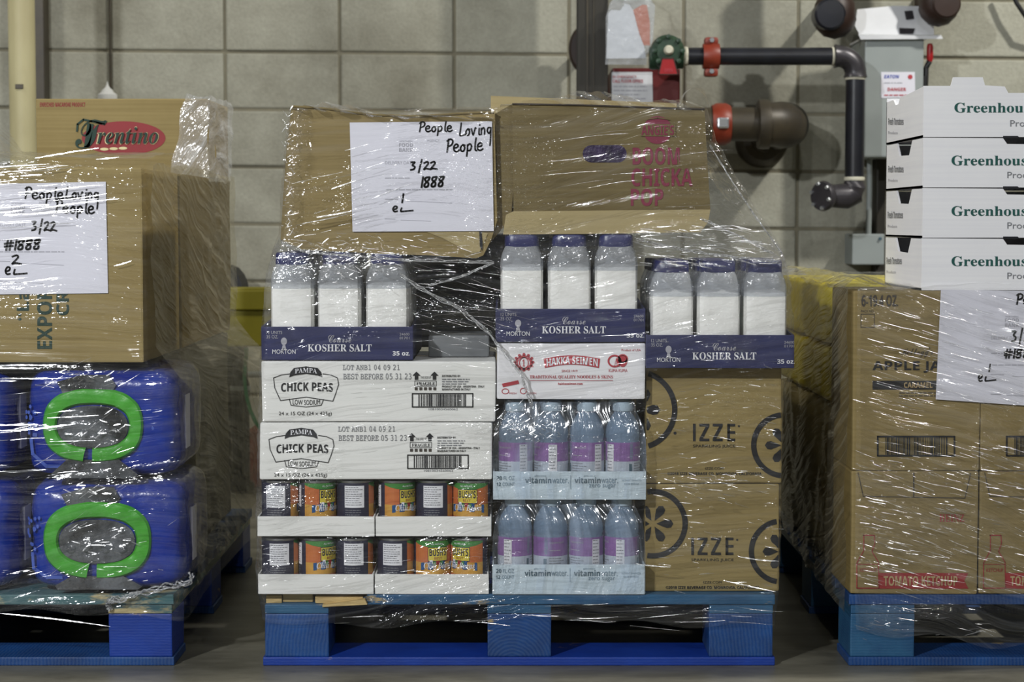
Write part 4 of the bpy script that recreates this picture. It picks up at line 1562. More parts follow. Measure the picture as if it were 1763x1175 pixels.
def water_pack(label, l, t, r, b, zb, handle, rng):
    x0, x1 = X_(l, 0, b), X_(r, 0, b)
    z1 = Z_(t)
    D = .37
    root = thing('water_pack', label, 'water pack', ((x0 + x1) / 2, .2, zb), 'blue wrapped water packs')
    bm = bmesh.new()
    bmesh.ops.create_cube(bm, size=2)
    bmesh.ops.subdivide_edges(bm, edges=bm.edges[:], cuts=22, use_grid_fill=True)
    for v in bm.verts:
        p = v.co.copy()
        n_ = 7.0
        L = (abs(p.x) ** n_ + abs(p.y) ** n_ + abs(p.z) ** n_) ** (1 / n_)
        p = p / L
        q = Vector(((x0 + x1) / 2 + p.x * (x1 - x0) / 2, .004 + D / 2 + p.y * D / 2, (zb + z1) / 2 + p.z * (z1 - zb) / 2))
        nn = noise.noise(q * 14 + Vector((rng, 0, 0))) * .006 + noise.noise(q * 40) * .0025
        ins = Vector((p.x / (x1 - x0), p.y / D, p.z / (z1 - zb))).normalized()
        q -= ins * (abs(nn) + .001)
        q.z = max(q.z, zb)
        v.co = q
    from mathutils.bvhtree import BVHTree
    bvh = BVHTree.FromBMesh(bm)
    obj('printed_bag', bm, 'bag_blue', root, smooth=True)

    def on_bag(px, py, layer=1):
        hit = bvh.ray_cast(W(px, py, -.05), Vector((0, 1, 0)))
        p = W(px, py, 0)
        return Vector((p.x, (hit[0].y if hit[0] else .05) - .0012, p.z))
    # clear window over the bottles, inside and above the handle
    hx0, hy0, hx1, hy1 = handle
    cx_, cy_ = (hx0 + hx1) / 2, (hy0 + hy1) / 2

    def blob(pts, y0, y1, name, m, lab=None, bump=.004):
        b2 = bmesh.new()
        prism(b2, pts, lambda x, y: W(x, y, 0) + Vector((0, y0, 0)), lambda x, y: W(x, y, 0) + Vector((0, y1, 0)))
        o = obj(name, b2, m, root)
        if lab:
            o['label'] = lab
        return o
    n = 48

    def sup(cx, cy, rx, ry, e=2.6):
        out = []
        for i in range(n):
            a = 2 * PI * i / n
            c, s = math.cos(a), math.sin(a)
            out.append((cx + rx * math.copysign(abs(c) ** (2 / e), c), cy + ry * math.copysign(abs(s) ** (2 / e), s)))
        return out
    rx, ry = (hx1 - hx0) / 2, (hy1 - hy0) / 2
    inner = sup(cx_, cy_ + 2, rx * .70, ry * .56, 2.4)
    blob(inner, -.0005, .02, 'clear_window', 'window_clear', 'clear wrap window showing bottles')
    # trapezoid of clear film under the handle, and the one above it
    blob([(cx_ - 45, hy1 - 5), (cx_ + 45, hy1 - 5), (cx_ + 78, b - 8), (cx_ + 70, b - 2), (cx_ - 68, b - 2), (cx_ - 72, b - 9)], .001, .02, 'clear_window', 'window_clear')
    blob([(cx_ - 62, t + 24), (cx_ - 20, t + 12), (cx_ + 28, t + 12), (cx_ + 40, t + 30), (cx_ + 30, hy0 + 10), (cx_ - 50, hy0 + 12)], .001, .02, 'clear_window', 'window_clear')
    # bottle shoulders glimpsed in the window
    for q in range(4):
        bx = cx_ - rx * .48 + q * rx * .32
        b2 = bmesh.new()
        p = W(bx, cy_ + ry * .22, 0)
        lathe(b2, [(.001, -.004), (.008, -.003), (.014, .002), (.016, .01)], 16, (p.x, 0.001, p.z), axis='Y')
        obj('bottle_base', b2, 'window_clear', root, smooth=True)
    # the green carrying handle: a band standing a little proud of the bag, cut at its foot
    b2 = bmesh.new()
    outer = sup(cx_, cy_, rx, ry, 2.5)
    inn = sup(cx_, cy_ + 1, rx * .72, ry * .58, 2.4)
    rings = []
    for i in range(n):
        ang = 360 * i / n
        wv = .0012 * math.sin(i * 1.7 + rng)
        rows = []
        for w_, dz in ((0, .003), (.12, -.003), (.5, -.0055), (.88, -.003), (1, .003)):
            px = outer[i][0] * (1 - w_) + inn[i][0] * w_
            py = outer[i][1] * (1 - w_) + inn[i][1] * w_
            rows.append(b2.verts.new(W(px, py, 0) + Vector((0, dz + wv, 0))))
        rings.append(rows)
    for i in range(n):
        j = (i + 1) % n
        am = 360 * (i + .5) / n
        if 89 < am < 97:
            continue
        for q in range(4):
            b2.faces.new((rings[i][q], rings[j][q], rings[j][q + 1], rings[i][q + 1]))
    bmesh.ops.recalc_face_normals(b2, faces=b2.faces[:])
    tag(obj('carry_handle', b2, 'handle_green', root, smooth=True), 'green oval carrying handle')
    # pale pattern at the bag's foot corner
    kk = Ink(on_bag)
    rd = random.Random(int(rng * 7))
    for q in range(16):
        xx, yy = rd.uniform(hx0 - 32, hx0 - 8), rd.uniform(cy_ - 40, cy_ + 20)
        kk.disc(xx, yy, 2.6, 3.6, 'bag_pale', 1, n=8)
    kk.line([(hx0 - 22, cy_ + 25), (hx0 - 19, cy_ + 50), (hx0 + 5, b - 22), (hx0 + 30, b - 22)], 6, 'bag_pale', 1)
    for q in range(10):
        kk.disc(rd.uniform(hx1 + 14, hx1 + 44), rd.uniform(cy_ - 30, cy_ + 20), 2.4, 3.4, 'bag_pale', 1, n=8)
    kk.done('printed_pattern', root)
    # barcode label on the flank
    b2 = bmesh.new()
    prism(b2, [(0, 0), (1, 0), (1, 1), (0, 1)], lambda u, v: Vector((x1 - .012, .11 + u * .05, zb + .05 + v * .11)), lambda u, v: Vector((x1 - .0005, .11 + u * .05, zb + .05 + v * .11)))
    obj('flank_label', b2, 'paper', root)
    return root


zl0 = ZT0
zl1 = Z_(827)
water_pack('blue water pack with green handle standing on the worn pallet', 42, 828, 318, 1018, zl0, (74, 864, 260, 998), 1.0)
water_pack('blue water pack with green handle stacked right under the ribbed carton', 37, 634, 306, 826, zl1 + .001, (73, 669, 246, 797), 2.3)
water_pack('blue water pack cut off by the photo edge, on the pallet', -250, 828, 22, 1018, zl0, (-210, 864, -40, 998), 3.9)
water_pack('blue water pack cut off by the photo edge, on the upper layer', -252, 636, 14, 826, zl1 + .001, (-215, 669, -48, 797), 5.2)
for (l, r, t, b, z0, z1, lab) in ((-200, 312, 640, 1015, ZT0, Z_(626), 'shrouded carton stack behind the blue water packs, shade painted into its colour'),):
    carton('shrouded_case', lab, l, t, r, b, .40, .74, 'shroud_shade', cat='case', zb=z0, zt=z1, warp=.006)

# ------------------------------------------------------------------ right load
zr = Z_(812)
for i, (l, r) in enumerate(((1465, 1684), (1686, 1905))):
    c = carton('ketchup_carton', ('kraft ketchup carton at the pallet corner with red bottle print', 'kraft ketchup carton further in, cut by the photo edge')[i], l, 813, r, 1026, 0.0, .26, 'kraft', 'kraft ketchup cartons', zb=ZT0, zt=zr)
    k = Ink(front(0.0))
    o = l - 1465 - (3 if i else 0)
    K = 'print_ketchup'
    k.line([(x + o, y) for x, y in ((1486, 922), (1505, 922), (1506, 936), (1501, 950), (1512, 968), (1513, 1013), (1475, 1013), (1475, 970), (1487, 948), (1487, 922))], 1.6, K, closed=True)
    k.line([(x + o, y) for x, y in ((1476, 972), (1512, 972))], 1.0, K)
    k.text('KETCHUP', 1480 + o, 979, 1509 + o, 985, K, 's')
    k.rect(1513 + o, 987, 1654.8 + o, 1014, K)
    k.faces([(1654.8 + o, 987), (1667 + o, 987), (1660 + o, 1000), (1667 + o, 1014), (1654.8 + o, 1014), (1654.8 + o, 1000)], [(0, 5, 2, 1), (5, 4, 3, 2)], K, 1)
    k.text('TOMATO KETCHUP', 1521 + o, 992, 1648 + o, 1009, 'print_kraft', 'b', 2)
    k.text('HEINZ', 1617 + o, 886, 1660 + o, 899, K, 'f')
    # perforated display flap
    k.line([(x + o, y) for x, y in ((1477, 814), (1486, 855), (1600, 857), (1661, 858), (1671, 815))], 1.3, 'print_dark')
    k.line([(1573 + o, 815), (1573 + o, 856)], 2.2, 'print_dark')
    k.done('printed_panel', c)
    c = carton('cereal_carton', ('kraft cereal carton at the pallet corner with barcode and black lettering', 'kraft cereal carton mostly hidden by the delivery note')[i], l + 3, 501, r + 5, 811, 0.002, .26, 'kraft', 'kraft cereal cartons', zb=zr + .001, zt=Z_(501))
    k = Ink(front(0.002))
    o = i * 222
    k.text('6-19.4 OZ.', 1483 + o, 508, 1546 + o, 528, 'print_dark', 'b')
    k.text('PACK NO.', 1482 + o, 534, 1505 + o, 538, 'print_dark', 's')
    k.line([(1482 + o, 541), (1505 + o, 541), (1505 + o, 564), (1482 + o, 564)], 1, 'print_dark', closed=True)
    k.text("Kellogg's", 1550 + o, 598, 1606 + o, 616, 'print_dark', 'c')
    k.text('APPLE JACKS', 1502 + o, 622, 1668 + o, 642, 'print_black', 'b')
    k.rect(1502 + o, 656, 1668 + o, 671, 'print_black')
    k.text('CARAMEL', 1556 + o, 658.5, 1605 + o, 668, 'print_kraft', 'b', 2)
    k.small(1548 + o, 676, 1668 + o, 2, 'print_dark', 6, 1.6, 5)
    k.barcode(1511 + o, 752, 1643 + o, 785, 'print_black', 8, 3)
    k.done('printed_panel', c)
note('white delivery note on the cereal cartons, with marks by a black pen', [(1620, 499), (1872, 503), (1870, 706), (1611, 688)], -.003, w_right)


def crumpled(name, label, cat, x0, x1, y0, y1, z0, z1, m, seed, amp=.010, cuts=20, e=14.0):
    root = None
    bm = bmesh.new()
    bmesh.ops.create_cube(bm, size=2)
    bmesh.ops.subdivide_edges(bm, edges=bm.edges[:], cuts=cuts, use_grid_fill=True)
    for v in bm.verts:
        p = v.co.copy()
        L = (abs(p.x) ** e + abs(p.y) ** e + abs(p.z) ** e) ** (1 / e)
        p /= L
        q = Vector(((x0 + x1) / 2 + p.x * (x1 - x0) / 2, (y0 + y1) / 2 + p.y * (y1 - y0) / 2, (z0 + z1) / 2 + p.z * (z1 - z0) / 2))
        n_ = abs(noise.noise(q * 11 + Vector((seed, 0, 0)))) + .5 * abs(noise.noise(q * 26))
        q -= Vector((p.x, p.y, p.z * .5)) * n_ * amp
        q.z = max(q.z, z0)
        v.co = q
    o = obj(name, bm, m, None, smooth=True)
    tag(o, label, cat)
    return o


xr0 = X_(1470, 0, 700)
crumpled('yellow_sack', 'crumpled yellow sack wrapped in film behind the cereal carton, upper one', 'sack', xr0 - .012, xr0 + .40, .285, 1.19, Z_(612), Z_(497), 'yellow_bag', 1)
crumpled('yellow_sack', 'crumpled yellow sack wrapped in film behind the cereal carton, lower one', 'sack', xr0 - .008, xr0 + .40, .275, 1.19, Z_(720), Z_(613), 'yellow_bag', 4)
crumpled('shrouded_case', 'dull olive film-shrouded stack behind the ketchup cartons', 'case', xr0 - .006, xr0 + .44, .275, 1.19, ZT0, Z_(721), 'olive_case', 9, .012)


# ---- produce boxes
def produce_box(label, ty, by, top, idx):
    Y = 0.005
    dl = idx * -1.0 if not top else 0
    l = 1590 - (0, .7, 1.5, 3)[idx]
    x0 = X_(l, Y, (ty + by) / 2)
    x1 = x0 + .50
    z0, z1 = Z_(by, Y), Z_(ty, Y) - .0008
    D = .385
    th = .004
    root = thing('produce_box', label, 'box', ((x0 + x1) / 2, Y + D / 2, z0), 'white produce boxes')
    # front panel outline in the photo; the notch shows the dark inside
    if top:
        pts = [(l, ty), (1637, ty), (1641, ty - 15), (1692, ty - 15), (1696, ty - 1), (1730, ty + 1), (1736, ty + 12), (1990, ty + 12), (2024, ty), (2024, by), (l, by)]
    else:
        pts = [(l, ty), (1727, ty + 1), (1734, ty + 11), (1800, ty + 12), (1808, ty), (2024, ty), (2024, by), (l, by)]
    bm = bmesh.new()
    prism(bm, pts, lambda x, y: W(x, y, Y), lambda x, y: W(x, y, Y) + Vector((0, th, 0)))
    obj('front_panel', bm, 'white_coated', root)
    bm = bmesh.new()
    box(bm, x0, x1, Y + D - th, Y + D, z0, z1)
    box(bm, x0, x1, Y + th, Y + D - th, z0, z0 + th)
    box(bm, x1 - th, x1, Y + th, Y + D - th, z0, z1)
    obj('box_shell', bm, 'white_coated', root)
    # side panel with its notch
    H = z1 - z0
    bm = bmesh.new()
    if top:
        pts = [(th, 0), (D, 0), (D, H * .92), (D * .80, H * .92), (D * .74, H * .80), (D * .66, H * .80), (D * .62, H * .93), (D * .36, H * .95), (th, H)]
    else:
        pts = [(th, 0), (D, 0), (D, H), (D * .70, H), (D * .62, H * .72), (D * .36, H * .70), (D * .28, H), (th, H)]
    prism(bm, pts, lambda y, z: Vector((x0, Y + y, z0 + z)), lambda y, z: Vector((x0 + th, Y + y, z0 + z)))
    obj('side_panel', bm, 'white_coated', root)
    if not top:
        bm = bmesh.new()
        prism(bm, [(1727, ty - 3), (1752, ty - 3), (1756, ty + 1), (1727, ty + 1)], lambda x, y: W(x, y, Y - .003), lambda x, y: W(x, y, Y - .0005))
        obj('notch_shade', bm, 'dark_case', root)  # black piece painted in for the shade inside the notch
    k = Ink(front(Y))
    o = ty - 237
    xo = -5 if not top else 0
    k.text('Greenhouse', 1643 + xo, 268 + o - (2 if top else 0), 1786 + xo, 285 + o - (2 if top else 0), 'print_teal', 'f')
    k.text('Produce', 1739 + xo, 296 + o, 1800 + xo, 307 + o, 'print_grey', 's')
    k.done('printed_front', root)
    k = Ink(side(x0))
    sl = {0: (1529, 205), 1: (1529, 287), 2: (1528, 366), 3: (1526, 445)}[idx]
    k.text('Fresh Tomatoes', sl[0] + 1, sl[1] - 2, sl[0] + 27, sl[1] + 10, 'print_grey', 'b')
    k.text('Produce', sl[0] + 1, sl[1] + 21, sl[0] + 17, sl[1] + 26, 'print_faint', 's')
    k.done('printed_side', root)
    return root


produce_box('white produce box on top of its stack, tab standing up', 148, 236, True, 0)
produce_box('white produce box second from the top of its stack', 237, 323, False, 1)
produce_box('white produce box third from the top of its stack', 324, 409.5, False, 2)
produce_box('white produce box at the bottom, resting on the cereal cartons', 410.5, 500, False, 3)

# ------------------------------------------------------------------ behind the loads
def solid_tube(name, label, cat, pts, r, m, seg=24, parent=None, rfun=None):
    bm = bmesh.new()
    tube(bm, pts, r, seg, rfun)
    bmesh.ops.recalc_face_normals(bm, faces=bm.faces[:])
    o = obj(name, bm, m, parent, smooth=True)
    if label:
        tag(o, label, cat)
    return o


def disc_y(bm, p, r, y0, y1, seg=32, r2=None):
    lathe(bm, [(.001, y0), (r, y0), (r if r2 is None else r2, y1), (.001, y1)], seg, (p.x, 0, p.z), axis='Y')


def at(px, py, Y):
    return W(px, py, Y)


def rpx(n, Y):
    return n / F * (Y + DIST)


# cream pipe on the far side of the left load
Yp = 2.2
cp = thing('cream_pipe', 'cream painted upright pipe rising behind the wrapped pasta carton', 'pipe', (X_(38, Yp), Yp, 0))
px_ = X_(38, Yp, 100)
solid_tube('pipe_run', None, None, [(px_, Yp, 0), (px_, Yp, 1.1), (px_, Yp, 3.2)], rpx(22.5, Yp), 'pipe_cream', 28, cp)
for zc in (W(38, 150, Yp).z,):
    bm = bmesh.new()
    box(bm, px_ - .012, px_ + .012, Yp - rpx(22.5, Yp) - .003, Yp - rpx(22.5, Yp) + .004, zc - .008, zc + .006, bev=.001)
    obj('paint_chip', bm, 'pipe_bronze', cp)
# slim dark strip beside it, on the wall
bm = bmesh.new()
a, b_ = X_(61, 2.93, 80), X_(80, 2.93, 80)
box(bm, a, b_, 2.90, WALLY + .004, .3, 3.4, bev=.004)
tag(obj('dark_wall_strip', bm, 'pipe_bronze'), 'narrow drab strip running up the block wall beside the cream pipe', 'channel')
# white plug with its stem above the pasta carton
p = at(185, 162, WALLY - .05)
fz = thing('wall_sensor', 'small white stepped dome fitting on a thin stem above the pasta carton', 'fitting', tuple(p))
bm = bmesh.new()
lathe(bm, [(.001, -.06), (.024, -.055), (.0335, -.02), (.0335, -.002), (.022, .006), (.018, .014), (.009, .022), (.004, .03), (.001, .044)], 24, tuple(p))
obj('dome', bm, 'plug_white', fz, smooth=True)
bm = bmesh.new()
tube(bm, [p + Vector((.002, .045, .02)), p + Vector((.002, .045, .30)), p + Vector((.002, .045, 1.1))], .0035, 8)
obj('stem', bm, 'pipe_bronze', fz, smooth=True)
bm = bmesh.new()
box(bm, p.x - .02, p.x + .02, p.y, WALLY + .006, p.z - .06, p.z - .02)
obj('wall_bracket', bm, 'plug_white', fz)

# yellow guard rail
Yr = 2.35
gr = thing('guard_rail', 'dull yellow steel guard rail between the two nearer pallets, in front of the block wall', 'rail', (X_(430, Yr), Yr, 0))
x0, x1 = X_(330, Yr, 545), X_(560, Yr, 545)
z0, z1 = Z_(597, Yr), Z_(495, Yr)
bm = bmesh.new()
n = 14
prof = [(0, 0), (.018, .06), (.018, .2), (0, .3), (-.018, .4), (-.018, .6), (0, .7), (.018, .8), (.018, .94), (0, 1)]
box(bm, x0, x1, Yr, Yr + .05, z0, z1, bev=.006)
box(bm, x0, x1, Yr - .012, Yr, z0 + (z1 - z0) * .62, z0 + (z1 - z0) * .95, bev=.004)
obj('rail_beam', bm, 'yellow_rail', gr)
for xx in (x0 - .04, x1 - .09):
    bm = bmesh.new()
    box(bm, xx, xx + .07, Yr + .051, Yr + .12, 0.0, z1 - .01, bev=.004)
    obj('rail_post', bm, 'yellow_rail', gr)
# dark rounded thing showing above the rail
bm = bmesh.new()
prism(bm, [(380, 545), (380, 462), (388, 458), (400, 463), (410, 475), (416, 490), (420, 545)], lambda x, y: W(x, y, 2.62), lambda x, y: W(x, y, 2.62) + Vector((0, .16, 0)))
box(bm, X_(385, 2.6), X_(415, 2.6), 2.63, 2.77, 0, Z_(545, 2.62), bev=.01)
tag(obj('floor_machine', bm, 'rubber_black', smooth=False), 'dark machine housing rising just over the yellow guard rail', 'machine')
# black standing cylinder, green hose and rust coloured bin below the rail
Yk = 2.62
tk = thing('black_standpipe', 'black standing cylinder with a capped neck under the yellow guard rail', 'standpipe', (X_(412, Yk), Yk, 0))
px_ = X_(414, Yk, 700)
bm = bmesh.new()
zz = lambda py: W(414, py, Yk).z
lathe(bm, [(.001, 0), (.045, 0), (.045, .02), (.030, .03), (.030, zz(680)), (.033, zz(672)), (.033, zz(664)), (.026, zz(655)), (.024, zz(625)), (.012, zz(618)), (.012, zz(612)), (.022, zz(608)), (.022, zz(600)), (.001, zz(597))], 24, (px_, Yk, 0))
obj('cylinder', bm, 'rubber_black', tk, smooth=True)
bm = bmesh.new()
lathe(bm, [(.034, zz(672)), (.0345, zz(664)), (.033, zz(664))], 24, (px_, Yk, 0))
obj('steel_band', bm, 'box_grey', tk, smooth=True)
hp = [W(x, y, 2.5) for x, y in ((424, 612), (422, 630), (421, 655), (424, 680), (430, 705), (440, 727), (455, 748), (475, 768), (505, 790))]
hp.append(Vector((hp[-1].x + .1, 2.5, .02)))
solid_tube('green_hose', 'green hose hanging in a curve under the yellow guard rail', 'hose', [W(424, 600, 2.5)] + hp, .0065, 'hose_green', 10)
bm = bmesh.new()
box(bm, X_(424, 2.7), X_(470, 2.7), 2.66, 2.9, 0, Z_(742, 2.66), bev=.01, sub=2, warp=.01)
tag(obj('rusty_bin', bm, 'rust_red'), 'rust coloured low bin at the foot of the block wall', 'bin')
bm = bmesh.new()
tube(bm, [W(424, 645, 2.7), W(520, 644, 2.7)], .011, 12)
o = obj('wall_pipe', bm, 'box_grey', smooth=True)
tag(o, 'thin bright level pipe low on the wall behind the green hose', 'pipe')

# steel column
Yc = 2.62
x0, x1 = X_(995, Yc, 80), X_(1047, Yc, 80)
cl = thing('steel_column', 'dark olive steel column standing behind the popcorn carton', 'column', ((x0 + x1) / 2, Yc, 0))
bm = bmesh.new()
box(bm, x0, x1, Yc, Yc + .012, 0, 3.4, bev=.002)
box(bm, x0, x1, Yc + .15, Yc + .162, 0, 3.4, bev=.002)
xm = (x0 + x1) / 2
box(bm, xm - .005, xm + .005, Yc + .012, Yc + .15, 0, 3.4)
obj('flanges_and_web', bm, 'column_olive', cl)
bm = bmesh.new()
box(bm, x0 + .028, x0 + .034, Yc - .004, Yc, 0, 3.4)
box(bm, x0 + .050, x0 + .0535, Yc - .003, Yc, 0, 3.4)
obj('cable_strip', bm, 'pipe_bronze', cl)
# red handwheel peeping out behind the column
p = W(1008, 85, 2.84)
bm = bmesh.new()
lathe(bm, [(.001, -.02), (.05, -.02), (rpx(28, 2.84), -.012), (rpx(29, 2.84), .0), (rpx(28, 2.84), .012), (.05, .02), (.001, .02)], 40, tuple(p), axis='Y')
bmesh.ops.scale(bm, vec=(1, 1, 1.45), space=Matrix.Translation(-p), verts=bm.verts[:])
box(bm, p.x - .015, p.x + .015, p.y, WALLY + .01, p.z - .015, p.z + .015)
tag(obj('red_handwheel', bm, 'iron_brown', smooth=True), 'dark red round valve plate half hidden by the steel column', 'valve plate')

# clear bag of papers hung on the column
Yb = 2.55
pb = thing('document_bag', 'clear plastic bag holding white papers and an orange folder, hung at the column', 'bag', tuple(W(1078, 112, Yb)))


def sheet(name, pts, Y, d, m, parent, smooth=False):
    bm = bmesh.new()
    prism(bm, pts, lambda x, y: W(x, y, Y) + Vector((0, .006 * math.sin(x * .25) * 0, 0)), lambda x, y: W(x, y, Y) + Vector((0, d, 0)))
    return obj(name, bm, m, parent)


sheet('white_papers', [(1047, 24), (1052, 17), (1068, 18), (1076, 6), (1084, 8), (1090, 18), (1101, 60), (1109, 80), (1112, 100), (1044, 101)], Yb + .004, .006, 'sheet_white', pb)
sheet('orange_folder', [(1085, 20), (1106, 8), (1114, 9), (1119, 40), (1119, 78), (1108, 78), (1098, 50)], Yb + .012, .004, 'sheet_orange', pb)
bm = bmesh.new()
prism(bm, [(1043, 30), (1050, 5), (1066, -12), (1112, -12), (1128, 10), (1124, 70), (1114, 95), (1113, 112), (1042, 111), (1043, 90)], lambda x, y: W(x, y, Yb - .004), lambda x, y: W(x, y, Yb + .022))
tag(obj('clear_sleeve', bm, 'poly_bag', pb), 'clear plastic sleeve')
bm = bmesh.new()
tube(bm, [W(1085, -10, Yb + .005), W(1080, -40, Yb + .02), W(1046, -60, Yc - .002)], .003, 6)
obj('hanging_tie', bm, 'rubber_black', pb)

# red box with a notice
Yx = 2.66
rb = thing('alarm_box', 'dark red wall box with a white printed notice, below the clear document bag', 'box', tuple(W(1112, 200, Yx)))
bm = bmesh.new()
a, c_ = W(1054, 190, Yx), W(1171, 117, Yx)
box(bm, a.x, c_.x, Yx, WALLY + .004, W(1110, 180, Yx).z, c_.z, bev=.006)
obj('box_body', bm, 'box_red', rb)
bm = bmesh.new()
prism(bm, [(1053, 124), (1123, 124), (1124, 178), (1053, 178)], lambda x, y: W(x, y, Yx - .003), lambda x, y: W(x, y, Yx - .0005))
nt_ = obj('notice', bm, 'sheet_white', rb)
k = Ink(front(Yx - .003))
k.text('IN EMERGENCY', 1055, 130, 1096, 135, 'print_crimson', 's')
k.text('CALL FLOOR OFFICE', 1055, 137, 1107, 142.5, 'print_crimson', 'b')
k.small(1056, 148, 1118, 4, 'print_faint', 3, 1.8, 7)
k.done('notice_print', rb)

# horizontal black pipe with valve, coupling and elbow, then the drop
Yq = 2.55
dp = thing('drain_pipe', 'black iron pipe running level from the green valve, then down to a bolted flange', 'pipe', tuple(W(1472, 340, Yq)))
zc = W(1300, 97, Yq).z
xa, xb = X_(1150, Yq, 97), X_(1440, Yq, 97)
r_ = rpx(15, Yq)
bm = bmesh.new()
lathe(bm, [(r_, xa), (r_, xb + .01)], 28, (0, Yq, zc), axis='X')
obj('level_run', bm, 'pipe_black', dp, smooth=True)
xv = X_(1472, Yq, 200)
zt_, zb_ = W(1472, 128, Yq).z, W(1472, 318, Yq).z
r2_ = rpx(16.5, Yq)
bm = bmesh.new()
lathe(bm, [(r2_, zb_), (r2_, zt_)], 28, (xv, Yq, 0))
obj('drop_run', bm, 'pipe_black', dp, smooth=True)
# upper elbow
bm = bmesh.new()
Rb = .055
cx_, cz_ = xv - Rb, zc - Rb
arc = [Vector((cx_ + Rb * math.sin(t), Yq, cz_ + Rb * math.cos(t))) for t in [i * PI / 2 / 10 for i in range(11)]]
arc = [Vector((X_(1437, Yq, 97), Yq, zc))] + arc + [Vector((xv, Yq, zt_ - .01))]
tube(bm, arc, rpx(19, Yq), 26, rfun=lambda i: rpx(20.5, Yq) if i in (0, len(arc) - 1) else rpx(18.5, Yq))
obj('elbow', bm, 'iron_fitting', dp, smooth=True)
for (x, ax) in ((X_(1437, Yq, 97) - .002, 'X'), (zt_ - .012, 'Z'), (W(1472, 308, Yq).z, 'Z')):
    bm = bmesh.new()
    if ax == 'X':
        lathe(bm, [(r_ + .001, x - .008), (r_ + .0025, x - .004), (r_ + .001, x)], 28, (0, Yq, zc), axis='X')
    else:
        lathe(bm, [(r2_ + .001, x - .006), (r2_ + .003, x), (r2_ + .001, x + .006)], 28, (xv, Yq, 0))
    obj('thread_tape', bm, 'thread_white', dp, smooth=True)
# lower elbow towards the hall with a ring of bolts
bm = bmesh.new()
zl = W(1460, 338, Yq).z
arc = [Vector((xv, Yq, zb_ + .01)), Vector((xv, Yq, zl + .03)), Vector((xv - .006, Yq, zl + .008)), Vector((xv - .025, Yq - .004, zl)), Vector((X_(1425, Yq, 340), Yq - .01, zl)), Vector((X_(1418, Yq, 340), Yq - .012, zl))]
tube(bm, arc, rpx(20, Yq), 24, rfun=lambda i: rpx((17, 20, 22, 22, 19, 18)[i], Yq))
obj('elbow', bm, 'iron_fitting', dp, smooth=True)
fx = X_(1415, Yq, 342)
bm = bmesh.new()
fl_c = Vector((fx, Yq - .03, zl))
lathe(bm, [(.001, -.012), (rpx(24, Yq), -.012), (rpx(26, Yq), 0), (rpx(24, Yq), .012), (.001, .012)], 32, (0, 0, 0), axis='X')
rot = Matrix.Translation(fl_c) @ Matrix.Rotation(math.radians(38), 4, 'Z')
bmesh.ops.transform(bm, matrix=rot, verts=bm.verts[:])
obj('flange', bm, 'iron_fitting', dp, smooth=True)
for q in range(6):
    a = q * PI / 3 + .3
    bm = bmesh.new()
    lathe(bm, [(.001, -.020), (.006, -.020), (.007, -.017), (.007, -.011)], 6, (0, rpx(21, Yq) * math.cos(a), rpx(21, Yq) * math.sin(a)), axis='X')
    bmesh.ops.transform(bm, matrix=rot, verts=bm.verts[:])
    obj('bolt', bm, 'bolt_steel', dp)
# orange grooved coupling with two bolt pads
bm = bmesh.new()
xc = X_(1224, Yq, 97)
rr = rpx(27, Yq)
lathe(bm, [(r_, xc - rpx(13, Yq)), (r_ + .012, xc - rpx(14, Yq)), (rr * .86, xc - rpx(8, Yq)), (rr * .88, xc), (rr * .86, xc + rpx(8, Yq)), (r_ + .012, xc + rpx(14, Yq)), (r_, xc + rpx(13, Yq))], 32, (0, Yq, zc), axis='X')
for s_ in (1, -1):
    box(bm, xc - .022, xc + .022, Yq - .024, Yq + .024, zc + s_ * rr * .98 - .016, zc + s_ * rr * .98 + .010, bev=.008)
obj('coupling', bm, 'coupling_orange', dp, smooth=True)
for s_ in (1, -1):
    bm = bmesh.new()
    lathe(bm, [(.001, Yq - .034), (.008, Yq - .034), (.009, Yq - .022), (.001, Yq - .022)], 6, (xc, 0, zc + s_ * rr * .98), axis='Y')
    obj('bolt', bm, 'bolt_steel', dp)
bm = bmesh.new()
lathe(bm, [(r_ + .001, X_(1176, Yq, 97)), (r_ + .004, X_(1180, Yq, 97)), (r_ + .001, X_(1184, Yq, 97))], 28, (0, Yq, zc), axis='X')
obj('thread_tape', bm, 'thread_white', dp, smooth=True)
# green valve
vl = thing('gate_valve', 'dark green round valve with a red tag, joined to the black level pipe', 'valve', tuple(W(1150, 115, Yq)))
bm = bmesh.new()
p = W(1149, 90, Yq - .02)
lathe(bm, [(.001, -.05), (rpx(20, Yq), -.048), (rpx(28, Yq), -.03), (rpx(30, Yq), .0), (rpx(28, Yq), .03), (.02, .05)], 26, (p.x, p.y, p.z), axis='Y')
lathe(bm, [(r_ + .006, X_(1118, Yq, 97)), (r_ + .01, X_(1122, Yq, 97)), (r_ + .006, X_(1176, Yq, 97))], 20, (0, Yq, zc - .006), axis='X')
for q in range(8):
    a = q * PI / 4
    lathe(bm, [(.001, -.058), (.008, -.056), (.008, -.04)], 8, (p.x + rpx(24, Yq) * math.cos(a), p.y, p.z + rpx(24, Yq) * math.sin(a)), axis='Y')
obj('valve_body', bm, 'valve_green', vl, smooth=True)
bm = bmesh.new()
lathe(bm, [(.001, -.066), (.010, -.066), (.016, -.058), (.016, -.05), (.001, -.048)], 16, (p.x, p.y, p.z + .002), axis='Y')
obj('spindle', bm, 'thread_white', vl, smooth=True)
bm = bmesh.new()
prism(bm, [(1140, 100), (1160, 100), (1167, 128), (1134, 128)], lambda x, y: W(x, y, Yq - .10), lambda x, y: W(x, y, Yq - .097))
obj('hang_tag', bm, 'tag_red', vl)
k = Ink(front(Yq - .10))
k.line([(1140, 101), (1160, 101), (1167, 128), (1134, 128)], 1.5, 'iron_brown', closed=True)
